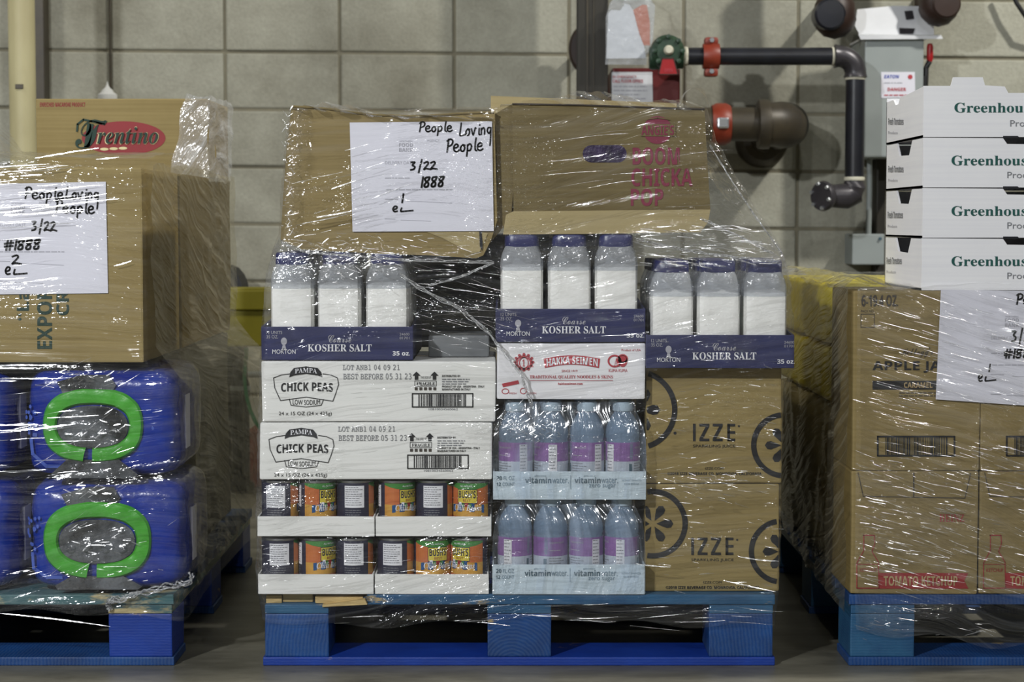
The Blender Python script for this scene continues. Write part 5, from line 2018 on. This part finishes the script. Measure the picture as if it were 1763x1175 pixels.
k.text('OPEN', 1144, 118, 1158, 124, 'print_crimson', 'b', 2)
k.done('tag_print', vl)

# large bronze coloured pipe with orange coupling
Yg = 2.62
bg = thing('sprinkler_main', 'thick bronze brown pipe end with a rounded elbow turning into the wall', 'pipe', tuple(W(1300, 215, Yg)))
zc = W(1300, 214, Yg).z
R1 = rpx(29, Yg)
bm = bmesh.new()
lathe(bm, [(R1, X_(1060, Yg, 214)), (R1, X_(1310, Yg, 214))], 32, (0, Yg, zc), axis='X')
obj('pipe_run', bm, 'pipe_bronze', bg, smooth=True)
bm = bmesh.new()
R2 = rpx(38, Yg)
xe = X_(1305, Yg, 214)
xw = X_(1352, Yg, 214)
arc = [Vector((xe, Yg, zc)), Vector((xe + .02, Yg, zc)), Vector((xe + .05, Yg + .004, zc)), Vector((xw - .01, Yg + .02, zc)), Vector((xw + .01, Yg + .055, zc)), Vector((xw + .012, Yg + .10, zc)), Vector((xw + .012, WALLY + .01, zc))]
tube(bm, arc, R2, 30, rfun=lambda i: (R2 * 1.02, R2, R2 * 1.0, R2 * 1.04, R2 * 1.04, R2, R2)[i])
obj('elbow', bm, 'pipe_bronze', bg, smooth=True)
bm = bmesh.new()
lathe(bm, [(R1, X_(1303, Yg, 214)), (rpx(42, Yg), X_(1305, Yg, 214)), (rpx(43, Yg), X_(1315, Yg, 214)), (rpx(42, Yg), X_(1324, Yg, 214)), (R1, X_(1326, Yg, 214))], 32, (0, Yg, zc), axis='X')
obj('elbow_band', bm, 'pipe_bronze', bg, smooth=True)
bm = bmesh.new()
xc = X_(1241, Yg, 214)
lathe(bm, [(R1, xc - rpx(16, Yg)), (rpx(32, Yg), xc - rpx(16, Yg)), (rpx(36, Yg), xc - rpx(8, Yg)), (rpx(36, Yg), xc + rpx(8, Yg)), (rpx(32, Yg), xc + rpx(16, Yg)), (R1, xc + rpx(16, Yg))], 32, (0, Yg, zc), axis='X')
obj('coupling', bm, 'coupling_orange', bg, smooth=True)
bm = bmesh.new()
box(bm, xc - .02, xc + .018, Yg - rpx(36, Yg) - .018, Yg - rpx(34, Yg) + .01, zc - .018, zc + .018, bev=.006)
obj('bolt_pad', bm, 'bolt_steel', bg)
bm = bmesh.new()
p = W(1313, 243, WALLY - .03)
lathe(bm, [(.03, -.03), (rpx(33, WALLY), -.026), (rpx(42, WALLY), .0), (rpx(45, WALLY), .02), (rpx(45, WALLY), .03), (.03, .03)], 40, (p.x, WALLY - .03, p.z), axis='Y')
o = obj('wall_flange', bm, 'pipe_bronze', bg, smooth=True)
bm = bmesh.new()
lathe(bm, [(rpx(20, WALLY), WALLY - .12), (rpx(20, WALLY), WALLY)], 28, (p.x, 0, p.z), axis='Y')
obj('branch', bm, 'pipe_bronze', bg, smooth=True)

# two brown valve bodies hanging into the picture above the grey box
for (cx_, cy_, rr, lab) in ((1437, 30, 37, 'round dark brown valve body hanging left of the paper sheet over the grey box'), (1616, 12, 34, 'round rust brown valve body hanging at the other side of the paper sheet')):
    Yv = 2.68
    p = W(cx_, cy_, Yv)
    r = rpx(rr, Yv)
    bm = bmesh.new()
    lathe(bm, [(.001, -r), (r * .5, -r * .86), (r * .86, -r * .5), (r, -.01), (r * .92, r * .6), (r * .72, r * 1.0), (r * .68, r * 1.4), (r * .68, r * 5)], 30, tuple(p))
    v = thing('valve_body', lab, 'valve', tuple(p), 'brown valve bodies on the wall')
    obj('casting', bm, 'iron_brown', v, smooth=True)
    bm = bmesh.new()
    lathe(bm, [(.001, -r * 1.02), (r * .62, -r * 1.0), (r * .72, -r * .9), (r * .72, r * .1), (.001, r * .1)], 26, (p.x + (-.35 * r if rr == 37 else .2 * r), p.y, p.z + r * .05), axis='Y')
    obj('bonnet', bm, 'iron_brown' if rr != 37 else 'pipe_black', v, smooth=True)
    bm = bmesh.new()
    box(bm, p.x - .02, p.x + .02, p.y + r * .5, WALLY + .01, p.z + r * .4, p.z + r * .4 + .04)
    obj('wall_bracket', bm, 'iron_brown', v)

# grey electrical box
Ye = 2.70
eb = thing('disconnect_box', 'tall grey electrical switch box with a small printed label and red handle knob', 'electrical box', tuple(W(1542, 270, Ye)))
bm = bmesh.new()
a, c_ = W(1487, 271, Ye), W(1591, 66, Ye)
box(bm, a.x, c_.x, Ye, WALLY + .006, a.z, c_.z, bev=.006)
obj('box_body', bm, 'box_grey', eb)
bm = bmesh.new()
box(bm, a.x - .004, c_.x + .016, Ye - .008, WALLY + .0, c_.z - .0005, c_.z + .006)
obj('box_lid', bm, 'sheet_white', eb)
bm = bmesh.new()
prism(bm, [(1517, 124), (1575, 124), (1576, 168), (1517, 169)], lambda x, y: W(x, y, Ye - .0015), lambda x, y: W(x, y, Ye - .0002))
obj('label_plate', bm, 'paper', eb)
k = Ink(front(Ye - .0015))
k.text('EATON', 1522, 129, 1548, 135, 'print_blue', 'o')
k.disc(1567, 132.5, 4, 4, 'print_crimson')
k.text('DANGER', 1528, 151, 1560, 157, 'print_crimson', 'b')
k.small(1522, 142, 1566, 1, 'print_faint', 2, 1.4)
k.small(1522, 163, 1572, 1, 'print_crimson', 3, 2)
k.done('label_print', eb)
bm = bmesh.new()
p = W(1601, 91, Ye + .03)
lathe(bm, [(.001, -.032), (.008, -.03), (.011, -.02), (.011, .02), (.008, .03), (.001, .032)], 14, tuple(p))
obj('handle_knob', bm, 'tag_red', eb, smooth=True)
bm = bmesh.new()
tube(bm, [W(1600, 106, Ye + .03), W(1594, 118, Ye + .03), W(1593, 148, Ye + .03)], .010, 10)
box(bm, c_.x - .003, c_.x + .012, Ye + .02, Ye + .05, W(1593, 150, Ye).z, W(1593, 130, Ye).z)
obj('handle_arm', bm, 'rubber_black', eb, smooth=True)
# leaning sheet
ps = thing('printed_sheet', 'creased white printed sheet leaning on top of the grey electrical box', 'paper', tuple(W(1540, 65, Ye)))
bm = bmesh.new()
prism(bm, [(1476, 16), (1540, 10), (1608, 11), (1608, 60), (1480, 60), (1472, 45)], lambda x, y: W(x, y, Ye + .02 + (66 - y) * .0012), lambda x, y: W(x, y, Ye + .023 + (66 - y) * .0012))
prism(bm, [(1478, 60), (1620, 62), (1623, 67), (1482, 68)], lambda x, y: W(x, y, Ye - .02), lambda x, y: W(x, y - 2, Ye + .05))
obj('sheet', bm, 'sheet_white', ps)
bm = bmesh.new()
for pts in (((1557, 19), (1571, 18), (1574, 32), (1560, 34)), ((1548, 48), (1575, 49), (1572, 58), (1549, 58))):
    prism(bm, list(pts), lambda x, y: W(x, y, Ye + .015 + (66 - y) * .0012), lambda x, y: W(x, y, Ye + .0195 + (66 - y) * .0012))
obj('printed_squares', bm, 'iron_fitting', ps)
# conduits below the box
solid_tube('flexible_conduit', 'thin grey flexible conduit dropping from the switch box to the lower grey box', 'conduit', [W(1497, 265, 2.84), W(1497, 330, 2.84), W(1495, 410, 2.84)], .0095, 'box_grey', 12)
bm = bmesh.new()
a, c_ = W(1506, 620, 2.88), W(1526, 266, 2.88)
box(bm, a.x, c_.x, 2.88, WALLY + .004, 0.2, c_.z, bev=.004)
tag(obj('wireway', bm, 'column_olive'), 'dark square wireway on the wall under the grey electrical box', 'channel')
bm = bmesh.new()
a, c_ = W(1467, 456, 2.82), W(1523, 403, 2.82)
jb = thing('junction_box', 'small square grey junction box on the wall beside the produce boxes', 'electrical box', tuple(W(1495, 455, 2.82)))
box(bm, a.x, c_.x, 2.82, WALLY + .006, a.z, c_.z, bev=.004)
obj('box_body', bm, 'box_grey', jb)
bm = bmesh.new()
lathe(bm, [(.001, 2.812), (.005, 2.812), (.005, 2.821)], 8, (W(1515, 411, 2.82).x, 0, W(1515, 411, 2.82).z), axis='Y')
obj('cover_screw', bm, 'print_slate', jb)
solid_tube('hanging_cable', 'black cable crossing the top corner above the produce boxes', 'cable', [W(1735, -30, 2.9), W(1750, 5, 2.9), W(1772, 38, 2.9), W(1800, 60, 2.92)], .008, 'rubber_black', 10)
# ------------------------------------------------------------------ stretch film
def lerp_rows(rows, py):
    if py <= rows[0][0]:
        return rows[0][1:]
    for a, b in zip(rows, rows[1:]):
        if py <= b[0]:
            t = (py - a[0]) / (b[0] - a[0])
            return tuple(a[i] * (1 - t) + b[i] * t for i in range(1, len(a)))
    return rows[-1][1:]


def spots(px, py, lst):
    s = 0
    for cx, cy, rx, ry, a in lst:
        d = ((px - cx) / rx) ** 2 + ((py - cy) / ry) ** 2
        if d < 4:
            s += a * math.exp(-d * 1.5)
    return min(s, 1.3)


def film_loop(name, root, rows, yback, m, hot=(), step=5.0, nx=190, amp=.004, wave=8, sides=(True, True), seed=0, skew=.12, glint_pleats=(), pY=-.0165, lampkey='middle'):
    """one sheet wound round the load: far edge, round the corner, across the front and back along the other side"""
    bm = bmesh.new()
    uvl = bm.loops.layers.uv.new('UVMap')
    crl = bm.verts.layers.float.new('crumple')
    uv = {}
    y0, y1 = rows[0][0], rows[-1][0]
    ny = int((y1 - y0) / step)
    nsd = 26
    grid = []
    for j in range(ny + 1):
        py = y0 + (y1 - y0) * j / ny
        l, r, Yf = lerp_rows(rows, py)
        L, R = W(l, py, Yf), W(r, py, Yf)
        z = L.z
        rowv = []
        pts = []
        rc = .012
        if sides[0]:
            for i in range(nsd):
                t = (i / nsd)
                pts.append((L.x + .03 * (1 - t) * 0, yback + (Yf + rc - yback) * t, -1, None))
            for q in range(3):
                a = PI / 2 * q / 3
                pts.append((L.x + rc - rc * math.cos(a), Yf + rc - rc * math.sin(a), -1, l))
        for i in range(nx + 1):
            t = i / nx
            pts.append((L.x + rc + (R.x - L.x - 2 * rc) * t, Yf, 0, l + (r - l) * t))
        if sides[1]:
            for q in range(1, 4):
                a = PI / 2 * q / 3
                pts.append((R.x - rc + rc * math.sin(a), Yf + rc - rc * math.cos(a), 1, r))
            for i in range(1, nsd + 1):
                t = (i / nsd)
                pts.append((R.x, Yf + rc + (yback - Yf - rc) * t, 1, None))
        s = 0
        prev = None
        for (x, y, sd, px) in pts:
            if prev is not None:
                s += math.hypot(x - prev[0], y - prev[1])
            prev = (x, y)
            c = spots(px if px is not None else (l if sd < 0 else r), py, hot)
            q = Vector(((x * math.cos(skew) + z * math.sin(skew)) * 3, y * 3 + seed, (-x * math.sin(skew) + z * math.cos(skew)) * 34))
            n1 = noise.noise(q)
            n2 = noise.noise(Vector((x * 30, y * 30 + seed, z * 40)))
            d = amp * (max(n1, 0) * 1.6 + .1) + amp * 1.5 * c * (.3 + abs(n2))
            zz = z
            if j == ny:
                pass
            f = max(0, (py - (y1 - 60)) / 60.0)
            zz += f * .001 * wave * math.sin(x * 9 + seed) + f * .0006 * wave * math.sin(x * 31)
            if sd == 0:
                v = bm.verts.new((x, y - d, zz))
            else:
                sag = .012 * math.sin(PI * min(1, max(0, (y - Yf) / (yback - Yf)))) * (1 if px is None else 0)
                v = bm.verts.new((x + sd * (d * (1.6 if px is None else 1) - sag), y, zz))
            v[crl] = c
            uv[v] = (s, z)
            rowv.append(v)
        grid.append(rowv)
    for a, b in zip(grid, grid[1:]):
        for i in range(len(a) - 1):
            f = bm.faces.new((a[i], b[i], b[i + 1], a[i + 1]))
            for lp in f.loops:
                lp[uvl].uv = uv[lp.vert]
    nsheet = len(bm.faces)
    pleat(bm, glint_pleats, pY, seed, lampkey)
    bm.faces.ensure_lookup_table()
    for f in bm.faces[nsheet:]:
        f.material_index = 1
    return obj(name, bm, m, root, smooth=True, mats=[m, 'film_glint'])


def film_patch(name, root, fn, nu, nv, m, amp, seed=0, freq=30, crumple=.6, label=None):
    bm = bmesh.new()
    uvl = bm.loops.layers.uv.new('UVMap')
    crl = bm.verts.layers.float.new('crumple')
    g = []
    uv = {}
    for j in range(nv + 1):
        row = []
        for i in range(nu + 1):
            p = Vector(fn(i / nu, j / nv))
            n = noise.noise_vector(p * freq + Vector((seed, seed, 0))) * amp + noise.noise_vector(p * freq * .3 + Vector((0, seed, 3))) * amp * 1.5
            v = bm.verts.new(p + n)
            v[crl] = crumple
            uv[v] = (p.x + p.y * .7, p.z + p.y * .7)
            row.append(v)
        g.append(row)
    for a, b in zip(g, g[1:]):
        for i in range(len(a) - 1):
            f = bm.faces.new((a[i], b[i], b[i + 1], a[i + 1]))
            for lp in f.loops:
                lp[uvl].uv = uv[lp.vert]
    o = obj(name, bm, m, root, smooth=True)
    if label:
        o['label'] = label
    return o


def film_rope(root, pts, Y, r, seed=0, m='film_rope', name='twisted_film', n=60, label=None):
    """film gathered into a rope: several loose strands wound round one line"""
    P = []
    for (x, y), (x2, y2) in zip(pts, pts[1:]):
        for q in range(n // (len(pts) - 1)):
            t = q / (n // (len(pts) - 1))
            P.append(W(x + (x2 - x) * t, y + (y2 - y) * t, Y))
    P.append(W(pts[-1][0], pts[-1][1], Y))
    bm = bmesh.new()
    for k in range(4):
        Q = []
        for i, p in enumerate(P):
            a = i * .33 + k * PI / 2 + seed
            j = noise.noise_vector(p * 60 + Vector((k * 3 + seed, 0, 0))) * r * .8
            Q.append(p + Vector((math.cos(a) * r * .5, -abs(math.sin(a)) * r * .4, math.sin(a) * r * .6)) + j)
        tube(bm, Q, r * .5, 7, rfun=lambda i: r * (.16 + .42 * abs(noise.noise(Vector((i * .35, k * 5 + seed, 0))))))
    uvl = bm.loops.layers.uv.new('UVMap')
    crl = bm.verts.layers.float.new('crumple')
    for v in bm.verts:
        v[crl] = .8
    for f in bm.faces:
        for lp in f.loops:
            lp[uvl].uv = (lp.vert.co.x, lp.vert.co.z + lp.vert.co.y)
    o = obj(name, bm, m, root, smooth=True)
    o['label'] = label or 'film gathered into a milky rope'
    return o


LAMPS = {'left': Vector((-2.4, -4.0, 2.9)), 'middle': Vector((0.2, -6.5, 5.0)), 'right': Vector((3.2, -5.5, 4.6))}


def pleat(bm, items, Y, seed=0, lampkey='middle'):
    """short taut pleats standing off the sheet: narrow slightly rounded facets aimed midway between lamp and camera to make glints,
    each by its own amount; items: (x, y, length, slope, width) in photograph pixels"""
    rd = random.Random(seed)
    for (x, y, L, sl, w) in items:
        n = max(3, int(L / 5))
        bend = rd.uniform(-.10, .10)
        P = []
        for i in range(n + 1):
            t = i / n
            P.append(W(x + L * t, y + sl * L * t + bend * L * (t - .5) ** 2, Y) + Vector((0, rd.uniform(-.0004, .0004), 0)))
        d = (P[-1] - P[0]).normalized()
        c = (P[0] + P[-1]) / 2
        tilt = ((LAMPS[lampkey] - c).normalized() + Vector((-c.x, -DIST, CAMH - c.z)).normalized())
        nn = (tilt - tilt.dot(d) * d).normalized()  # turned to mirror the lamp at the camera: the glint is built into the shape
        ang = math.radians(rd.gauss(0, 9))
        rows = []
        for i, p in enumerate(P):
            a = ang + math.radians(rd.gauss(0, 2.5))
            hw = w * .0011 * (.35 + .65 * math.sin(PI * (i + .5) / (n + 1))) * rd.uniform(.7, 1.2)
            row = []
            for q in (-1, 0, 1):
                m_ = Matrix.Rotation(a, 3, d) @ nn
                s_ = m_.cross(d).normalized()
                row.append(bm.verts.new(p + s_ * hw * q + m_ * (.0 if q else hw * .06)))
            rows.append(row)
        for a, b in zip(rows, rows[1:]):
            for q in (0, 1):
                bm.faces.new((a[q], b[q], b[q + 1], a[q + 1]))


rd = random.Random(11)

# middle load
wc = thing('stretch_wrap', 'clear stretch film round the salt, chick peas and juice load', 'film', (.0, .6, .10), 'stretch film on the loads')
rows_c = [(186, 499, 1218, -.004), (240, 492, 1233, -.006), (300, 488, 1266, -.008), (360, 483, 1303, -.010), (400, 480, 1330, -.012), (432, 470, 1347, -.014), (470, 459, 1358, -.018), (560, 449, 1368, -.020), (636, 446, 1369, -.020), (650, 446, 1350, -.014), (830, 441, 1346, -.012), (1000, 441, 1343, -.012), (1040, 446, 1338, -.010), (1072, 452, 1335, -.008)]
hot_c = [(600, 445, 120, 30, .9), (510, 470, 60, 50, .5), (1190, 415, 120, 35, .9), (1300, 450, 80, 40, .7), (900, 735, 75, 35, 1.1), (780, 540, 110, 40, .6), (505, 230, 14, 90, .9), (490, 340, 14, 90, .9), (1240, 590, 140, 30, .35), (1220, 840, 130, 30, .6), (1230, 930, 120, 40, .45), (900, 620, 60, 60, .5), (470, 860, 40, 30, .7), (470, 980, 40, 30, .6), (820, 740, 50, 20, .8), (1020, 440, 100, 25, .5), (1180, 1055, 200, 14, .5)]
film_patch('film_top', wc, lambda u, v: W(503 + (1214 - 503) * u, 188, 0) + Vector((0, 1.15 * v, .004 + .012 * math.sin(u * 9) * 0)), 90, 60, 'film_centre', .006, 3, 18, .3)
lab_r = 'ruffled film standing up along the top edge'


def ruffle(root, pts, h, Y, seed, amp=.006, m='film_bunched'):
    """pts: (px, py) foot line; h: list of heights in pixels"""
    def fn(u, v):
        t = u * (len(pts) - 1)
        i = min(int(t), len(pts) - 2)
        f = t - i
        x = pts[i][0] * (1 - f) + pts[i + 1][0] * f
        y = pts[i][1] * (1 - f) + pts[i + 1][1] * f
        hh = h[i] * (1 - f) + h[i + 1] * f
        p = W(x, y - hh * v, Y)
        return p + Vector((0, .03 * v + .02 * math.sin(v * 6 + u * 40), 0))
    return film_patch('film_ruffle', root, fn, 120, 10, m, amp, seed, 34, .8, lab_r)


ruffle(wc, [(500, 186), (530, 188), (560, 190), (600, 195), (650, 204), (700, 204), (760, 203), (850, 202)], [2, 10, 17, 14, 10, 8, 8, 5], .0, 1, .004)
ruffle(wc, [(860, 186), (940, 182), (1000, 180), (1055, 182), (1110, 186), (1160, 188), (1213, 190)], [3, 12, 24, 26, 12, 20, 10], .02, 2, .004, 'film_centre')
# stiff loop of film above the popcorn carton's far corner


def loopfn(u, v):
    a = PI * u
    return W(1198 + 24 * -math.cos(a), 184 - 34 * math.sin(a), .02) + Vector((0, .06 * v, 0))


film_patch('film_loop', wc, loopfn, 30, 8, 'film_bunched', .003, 4, 30, .4)
film_rope(wc, [(690, 474), (730, 500), (790, 530), (840, 572), (868, 606), (900, 650), (915, 700)], -.016, .0048, 1)
film_rope(wc, [(735, 492), (790, 478), (850, 452)], -.015, .0035, 2)
film_rope(wc, [(1095, 412), (1150, 425), (1220, 437), (1345, 452)], -.016, .0035, 3)
film_rope(wc, [(1205, 376), (1260, 400), (1330, 436)], -.010, .003, 5)
film_rope(wc, [(1222, 250), (1262, 315), (1300, 372), (1346, 436)], -.004, .0022, 6)
film_rope(wc, [(483, 415), (520, 432), (560, 437), (700, 448), (850, 452)], -.013, .0035, 7)
items = []
for q in range(60):
    items.append((rd.uniform(500, 830), rd.uniform(400, 460), rd.uniform(5, 30), rd.uniform(-.3, .5), rd.uniform(.4, .9)))
for q in range(16):
    items.append((rd.uniform(490, 640), rd.uniform(250, 400), rd.uniform(15, 60), rd.uniform(-.35, -.18), rd.uniform(.4, 1.0)))
for q in range(130):
    items.append((rd.uniform(1085, 1310), rd.uniform(388, 458), rd.uniform(6, 42), rd.uniform(-.12, .3), rd.uniform(.6, 1.7)))
for q in range(150):
    items.append((rd.uniform(1120, 1330), rd.gauss(830, 14) if q % 3 == 0 else rd.uniform(560, 1020), rd.uniform(3, 26), rd.uniform(-.1, .4), rd.uniform(.4, 1.0)))
for q in range(160):
    items.append((rd.triangular(466, 705, 600), rd.gauss(450, 18), rd.uniform(3, 12), rd.uniform(-.9, .9), rd.uniform(.5, 1.1)))
for q in range(110):
    items.append((rd.gauss(905, 36), rd.gauss(732, 16), rd.uniform(3, 10), rd.uniform(-1.2, 1.2), rd.uniform(.5, 1.1)))
for q in range(70):
    items.append((rd.gauss(494, 5), rd.uniform(190, 420), rd.uniform(2, 8), rd.uniform(-2, 2), rd.uniform(.5, 1.1)))
for q in range(90):
    items.append((rd.uniform(450, 840), rd.uniform(630, 1020), rd.uniform(4, 30), rd.uniform(-.3, .15), rd.uniform(.2, .6)))
for q in range(40):
    items.append((rd.uniform(700, 855), rd.uniform(450, 620), rd.uniform(20, 90), rd.uniform(-.1, .5), rd.uniform(.2, .55)))
for q in range(16):
    items.append((rd.uniform(890, 1180), rd.uniform(190, 360), rd.uniform(20, 120), rd.uniform(-.2, -.02), rd.uniform(.2, .45)))
for q in range(26):
    items.append((rd.uniform(570, 1300), rd.uniform(1040, 1085), rd.uniform(20, 90), rd.uniform(-.15, .12), rd.uniform(.3, .7)))
items += [(545, 375, 60, -.18, 1.6), (640, 342, 70, -.38, 1.5), (510, 388, 130, -.22, 1.3), (1095, 972, 60, .1, 1.6), (1245, 1000, 90, .22, 1.6), (1270, 960, 70, .12, 1.6)]
hot_c += [(585, 468, 140, 30, .8), (980, 430, 130, 28, .8), (1240, 475, 130, 28, .6)]
film_loop('film_sheet', wc, rows_c, 1.21, 'film_centre', hot_c, seed=1, skew=.12, glint_pleats=items, pY=-0.0165)

# left load
wl = thing('stretch_wrap', 'clear stretch film round the water packs and export carton load', 'film', (-1.1, .6, .1), 'stretch film on the loads')
rows_l = [(276, -200, 249, -.006), (300, -200, 250, -.008), (620, -200, 254, -.010), (660, -200, 308, -.012), (830, -200, 318, -.012), (1000, -200, 324, -.010), (1060, -200, 318, -.006)]
hot_l = [(40, 300, 120, 25, .5), (290, 660, 40, 60, .5), (150, 640, 120, 20, .6), (150, 835, 120, 20, .7), (290, 850, 40, 60, .5), (160, 740, 60, 40, .4), (160, 935, 60, 40, .4), (60, 1040, 120, 15, .6)]
# from the front carton's edge the film runs back over the pasta carton
tp = Z_(172, .85)


def over(u, v):
    x0, x1 = X_(-200, 0, 280), X_(250, 0, 280)
    y = .0 + .84 * v
    x = x0 + (x1 - x0) * u
    rise = min(1, max(0, (X_(70, .85) - x) / .12))
    z = Z_(279, 0) + (.008 + .02 * math.sin(PI * v)) * (1 - rise) + (tp + .004 - Z_(279, 0)) * (v ** 1.5) * rise
    return Vector((x, y - .004, z))


film_patch('film_over_top', wl, over, 90, 24, 'film_left', .006, 7, 16, .35)
# crumpled film round the pasta carton's far end
def wrap_end(u, v):
    # path: front of the pasta carton from x=290px to its corner, then back along its side
    xs, xe = X_(290, .85, 220), X_(360, .85, 220)
    L1, L2 = xe - xs, .36
    s = u * (L1 + L2)
    if s < L1:
        x, y = xs + s, .838
    else:
        x, y = xe + .006, .838 + (s - L1)
    zt_ = Z_(167, .85)
    zb_ = tz - .01
    z = zt_ + (zb_ - zt_) * v
    if s < L1:
        x += (.05 * (1 - v)) * (1 - s / L1)
    return Vector((x, y, z))


film_patch('film_corner', wl, wrap_end, 70, 40, 'film_corner', .009, 9, 20, .7, 'milky film bunched round the pasta carton corner')
def lflank(u, v):
    y = -.002 + 1.20 * u
    x = X_(251, 0, 400) + .012 + .012 * math.sin(PI * u)
    zt_, zb_ = Z_(279, 0), Z_(1010, 0) + .06 * u
    z = zt_ + (zb_ - zt_) * v
    if z < Z_(600):
        x += (X_(322, 0, 900) + .006 - X_(251, 0, 400)) * min(1, (Z_(600) - z) / .10)
    return Vector((x, y, z))


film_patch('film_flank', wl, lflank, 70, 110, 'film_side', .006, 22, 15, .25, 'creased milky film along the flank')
film_rope(wl, [(186, 1036), (210, 1030), (250, 1018), (300, 1008), (326, 1002), (330, 990)], -.010, .0075, 8)
film_rope(wl, [(188, 1050), (186, 1036), (200, 1030)], -.006, .006, 9)
items = []
for q in range(34):
    items.append((rd.uniform(-40, 100), rd.uniform(285, 400), rd.uniform(30, 120), rd.uniform(-.14, -.05), rd.uniform(.4, 1.2)))
for q in range(14):
    items.append((rd.uniform(-40, 120), rd.uniform(640, 800), rd.uniform(20, 90), rd.uniform(-.1, .0), rd.uniform(.4, 1.0)))
for q in range(50):
    items.append((rd.uniform(40, 300), rd.uniform(630, 1010), rd.uniform(6, 40), rd.uniform(-.8, .2), rd.uniform(.3, .8)))
for q in range(90):
    cx_, cy_ = ((158, 733), (165, 935), (140, 645), (140, 845))[q % 4]
    items.append((rd.gauss(cx_, 28), rd.gauss(cy_, 14 if q % 4 < 2 else 8), rd.uniform(3, 16), rd.uniform(-.9, .5), rd.uniform(.6, 1.5)))
items += [(-20, 745, 150, -.08, 1.8), (0, 733, 60, -.02, 1.5), (55, 360, 150, -.13, 1.4), (90, 386, 40, -.05, 1.3), (196, 459, 30, -.3, 1.2), (60, 272, 110, -.16, 1.2), (165, 275, 40, -.1, 1.2), (0, 1055, 190, .12, 1.4)]
film_loop('film_sheet', wl, rows_l, 1.20, 'film_left', hot_l, nx=110, seed=4, skew=-.08, glint_pleats=items, pY=-0.0125, lampkey='left')

# right load
wr = thing('stretch_wrap', 'clear stretch film round the cereal and ketchup carton load', 'film', (1.2, .6, .1), 'stretch film on the loads')
rows_r = [(496, 1466, 1960, -.006), (560, 1465, 1960, -.010), (1000, 1461, 1960, -.010), (1060, 1462, 1960, -.006), (1100, 1464, 1960, -.004)]
hot_r = [(1500, 500, 120, 14, .8), (1560, 540, 120, 30, .5), (1560, 830, 140, 40, .4), (1600, 920, 200, 80, .5), (1520, 1070, 60, 30, .8), (1620, 1060, 60, 20, .6)]


def lside(u, v):
    # the near flank of the right load: loose, bellied film from its front corner back to its far end
    y = -.004 + 1.21 * u
    x = X_(1464, 0, 800) - .010 - .012 * math.sin(PI * u)
    zt_ = Z_(494, 0) - .03 * u * 0
    zb_ = Z_(1050, 0) + .10 * u ** 2
    return Vector((x, y, zt_ + (zb_ - zt_) * v))


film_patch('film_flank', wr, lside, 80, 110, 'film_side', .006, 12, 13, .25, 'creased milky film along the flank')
film_patch('film_top', wr, lambda u, v: W(1462 + 500 * u, 496, 0) + Vector((0, 1.2 * v, .004)), 80, 40, 'film_right', .005, 13, 18, .4)


def rtop(u, v):
    x = X_(1464, 0, 500) - .012
    return Vector((x + .10 * v, 1.20 * u, Z_(497, 0) + .02 * math.sin(v * PI)))


film_patch('film_ruffle', wr, rtop, 70, 10, 'film_bunched', .007, 15, 22, .6, lab_r)
items = []
for q in range(120):
    items.append((rd.uniform(1468, 1763), rd.uniform(505, 700), rd.uniform(6, 60), rd.uniform(.2, .36), rd.uniform(.3, .85)))
for q in range(330):
    items.append((rd.uniform(1466, 1763), rd.uniform(760, 1020), rd.uniform(4, 44), rd.uniform(.12, .42), rd.uniform(.35, 1.0)))
for q in range(24):
    items.append((rd.uniform(1468, 1700), rd.uniform(1035, 1100), rd.uniform(6, 36), rd.uniform(-.3, .5), rd.uniform(.5, 1.0)))
film_loop('film_sheet', wr, rows_r, 1.20, 'film_right', hot_r, nx=120, seed=8, skew=-.3, wave=14, sides=(False, False), glint_pleats=items, pY=-0.0135, lampkey='right')
